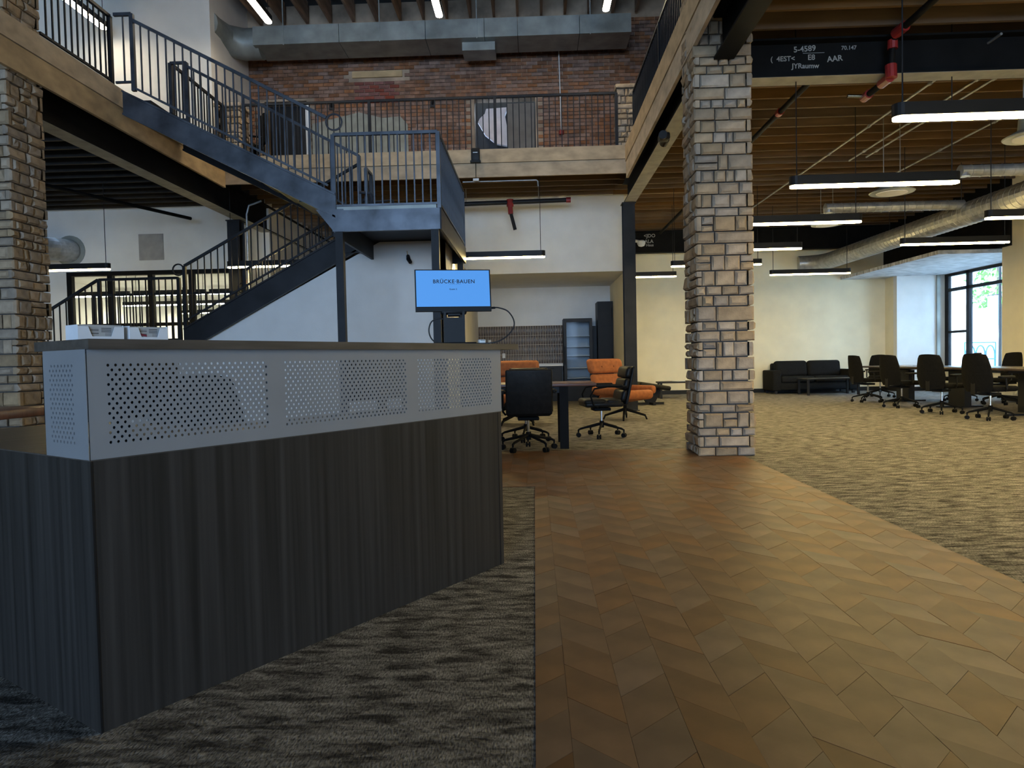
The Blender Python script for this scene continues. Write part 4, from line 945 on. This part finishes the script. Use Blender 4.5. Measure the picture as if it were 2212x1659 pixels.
# black speaker box on the back gallery board, spot light on beam, camera dome
bx = thing('emergency_light', 'small black emergency light box on the back gallery board', 'light', (-.95, YB-.02, 4.60))
MB().rbox(-.075, .075, -.08, 0, -.1, .12, .012, 2).build('housing', 'black_plastic', bx); MB().box(-.09, .09, -.1, 0, -.13, -.1).build('ledge', 'black_plastic', bx); MB().box(-.04,.04,-.084,-.08,.03,.045).build('lens', 'galvanised', bx)
MB().tube([(0,-.03,-.13),(0,-.03,-.40)], .006, 6).build('cable', 'black', bx); MB().box(-.05,.05,-.05,-.01,-.44,-.40).build('connector', 'white_plastic', bx)
sl = thing('spot_light', 'black twin spot light fixed to the right gallery beam', 'light', (1.80, 9.7, 4.02))
MB().rbox(-.07,.07,-.09,.09,-.09,-.0,.02,2).build('housing', 'black_plastic', sl); MB().tube([(-.02,-.09,-.04),(-.05,-.2,-.07)], .055, 12).build('head', 'black_plastic', sl); MB().tube([(.04,.09,-.04),(.03,.2,-.07)], .055, 12).build('head', 'black_plastic', sl)
cm = thing('security_camera', 'white dome camera on the far black beam beside the steel post', 'camera', (2.92, 19.18, 4.1))
MB().lathe([(.02,-.11),(.08,-.09),(.11,-.03),(.11,.03),(.06,.06)], 16).build('dome', 'white_plastic', cm); MB().tube([(-.25,.03,.07),(-.02,.0,.02)], .04, 10).build('arm', 'white_plastic', cm)
hk = thing('wall_sprinkler', 'small black sprinkler head sticking out of the white wall under the landing', 'sprinkler', (-2.0, 11.45, 2.74))
MB().tube([(0,0,-.0),(.02,-.08,-.06),(.06,-.14,-.12)], [.03,.035,.03], 10).build('body', 'black', hk); MB().tube([(0,-.01,0),(-.01,-.03,.08)], .008, 6).build('pin', 'chrome', hk)

# stool on the gallery, far left table
dsn = thing('drafting_chair', 'black drafting chair on the upper level beside the white wall', 'chair', (-5.55, 14.1, ZD), 2.2)
star_base(dsn, .3)
MB().rbox(-.24,.24,-.22,.24,.58,.66,.035,3).build('seat', 'black_fabric', dsn); b = MB().rbox(-.22,.22,-.28,-.2,.72,1.32,.07,4); b.build('backrest', 'black_fabric', dsn); MB().tube([(0,0,.3),(0,0,.6)], .025, 10).build('column', 'black_steel', dsn); MB().box(-.03,.03,-.27,-.23,.55,.8).build('back_bracket', 'black_plastic', dsn)
for sx in (-1,1): MB().rbox(sx*.27-.03, sx*.27+.03, -.15, .12, .78, .81, .012, 2).build('arm', 'black_plastic', dsn)
leg_table('desk_table', 'dark table with a brown top at the left behind the reception desk', 'table', (-4.35, 5.05, 0), 1.35, .8, .745, 'walnut_top', 'black', .06, .06)

# ------------------------------------------------------------------ outside the bay window
struct('floor_outside', MB().box(XWR+1.6, 40, 0, 40, -.2, -.05), 'pave', 'pale pavement outside')
eb_ = thing('building', 'pale building across the street seen through the window', 'building', (21, 26, -.05))
MB().box(0, 3, -22, 14, 0, 16).build('wall', 'ext_wall', eb_)
for y in (-9, -5, -1, 3, 7): 
    f_ = MB().box(-.06, .0, y, y+2.2, .9, 3.3).build('window', 'ext_stone', eb_); MB().box(-.075, -.06, y+.1, y+2.1, 1.0, 3.2).build('pane', 'ext_pane', f_)
    MB().box(-.12, 0, y+2.4, y+3.3, 0, 4.2).build('pilaster', 'ext_stone', eb_)
tr = thing('street_tree', 'green street tree seen through the window', 'tree', (16.2, 25.2, -.05))
MB().tube([(0,0,0),(.05,.02,1.6),(.0,.1,3.0),(-.1,.0,4.4)], [.12,.1,.08,.04], 8).build('trunk', 'bark', tr)
lf = MB(); rnd = random.Random(4)
for i in range(900):
    a, e, r = rnd.uniform(0, 2*PI), rnd.uniform(-1, 1), rnd.uniform(.5, 1.3)
    c = Vector((math.cos(a)*r*.9*math.sqrt(1-e*e*.5), math.sin(a)*r*.9*math.sqrt(1-e*e*.5), 4.0+e*1.4))
    u = Vector((rnd.uniform(-1,1), rnd.uniform(-1,1), rnd.uniform(-1,1))).normalized()*.11; v_ = u.cross(Vector((rnd.uniform(-1,1), rnd.uniform(-1,1), 1))).normalized()*.05
    lf.add([c-u, c+v_, c+u, c-v_], [(0,1,2,3)])
tag(lf.build('foliage', 'leaf', tr), kind='stuff')
bn = thing('street_banner', 'blue-grey street banner on a pole outside the window', 'banner', (14.95, 23.3, -.05))
MB().tube([(0,0,0),(0,0,3.9)], .04, 8).build('pole', 'steel', bn); MB().box(-.01,.01,.08,.62,1.9,2.85).build('cloth', 'banner', bn); MB().tube([(0,0,2.88),(0,.66,2.88)], .015, 6).build('arm', 'steel', bn)
bk = thing('bicycle_rack', 'blue metal bicycle rack on the pavement outside the window', 'rack', (14.2, 23.6, -.05), .5)
for i in range(3):
    x = i*.55; MB().tube([(x+.25*math.cos(PI*q/8), 0, .95+.3*math.sin(PI*q/8)) for q in range(9)], .025, 6).build('hoop', 'rack_blue', bk)
    for q in (-.25, .25): MB().tube([(x+q,0,0),(x+q,0,.95)], .025, 6).build('upright', 'rack_blue', bk)
MB().tube([(-.3,0,.8),(1.4,0,.8)], .02, 6).build('crossbar', 'rack_blue', bk); MB().tube([(-.3,0,1.35),(1.4,0,1.35)], .02, 6).build('crossbar', 'rack_blue', bk)
for q in (-.3, 1.4): MB().tube([(q,0,0),(q,0,1.35)], .02, 6).build('upright', 'rack_blue', bk)

# daylight portals in the wall openings (sampling guides only, they emit nothing)
def portal(loc, rot, sx, sy):
    l = bpy.data.lights.new('window_portal', 'AREA'); l.shape = 'RECTANGLE'; l.size = sx; l.size_y = sy; l.cycles.is_portal = True
    o = bpy.data.objects.new('window_portal', l); C.objects.link(o); o.location = loc; o.rotation_euler = rot
portal((-1.25, -20.05, 3.4), (PI/2, 0, 0), 12.5, 6.8)
portal((XWR+1.36, 17.0, 1.77), (PI/2, 0, PI/2), 4.2, 2.5)
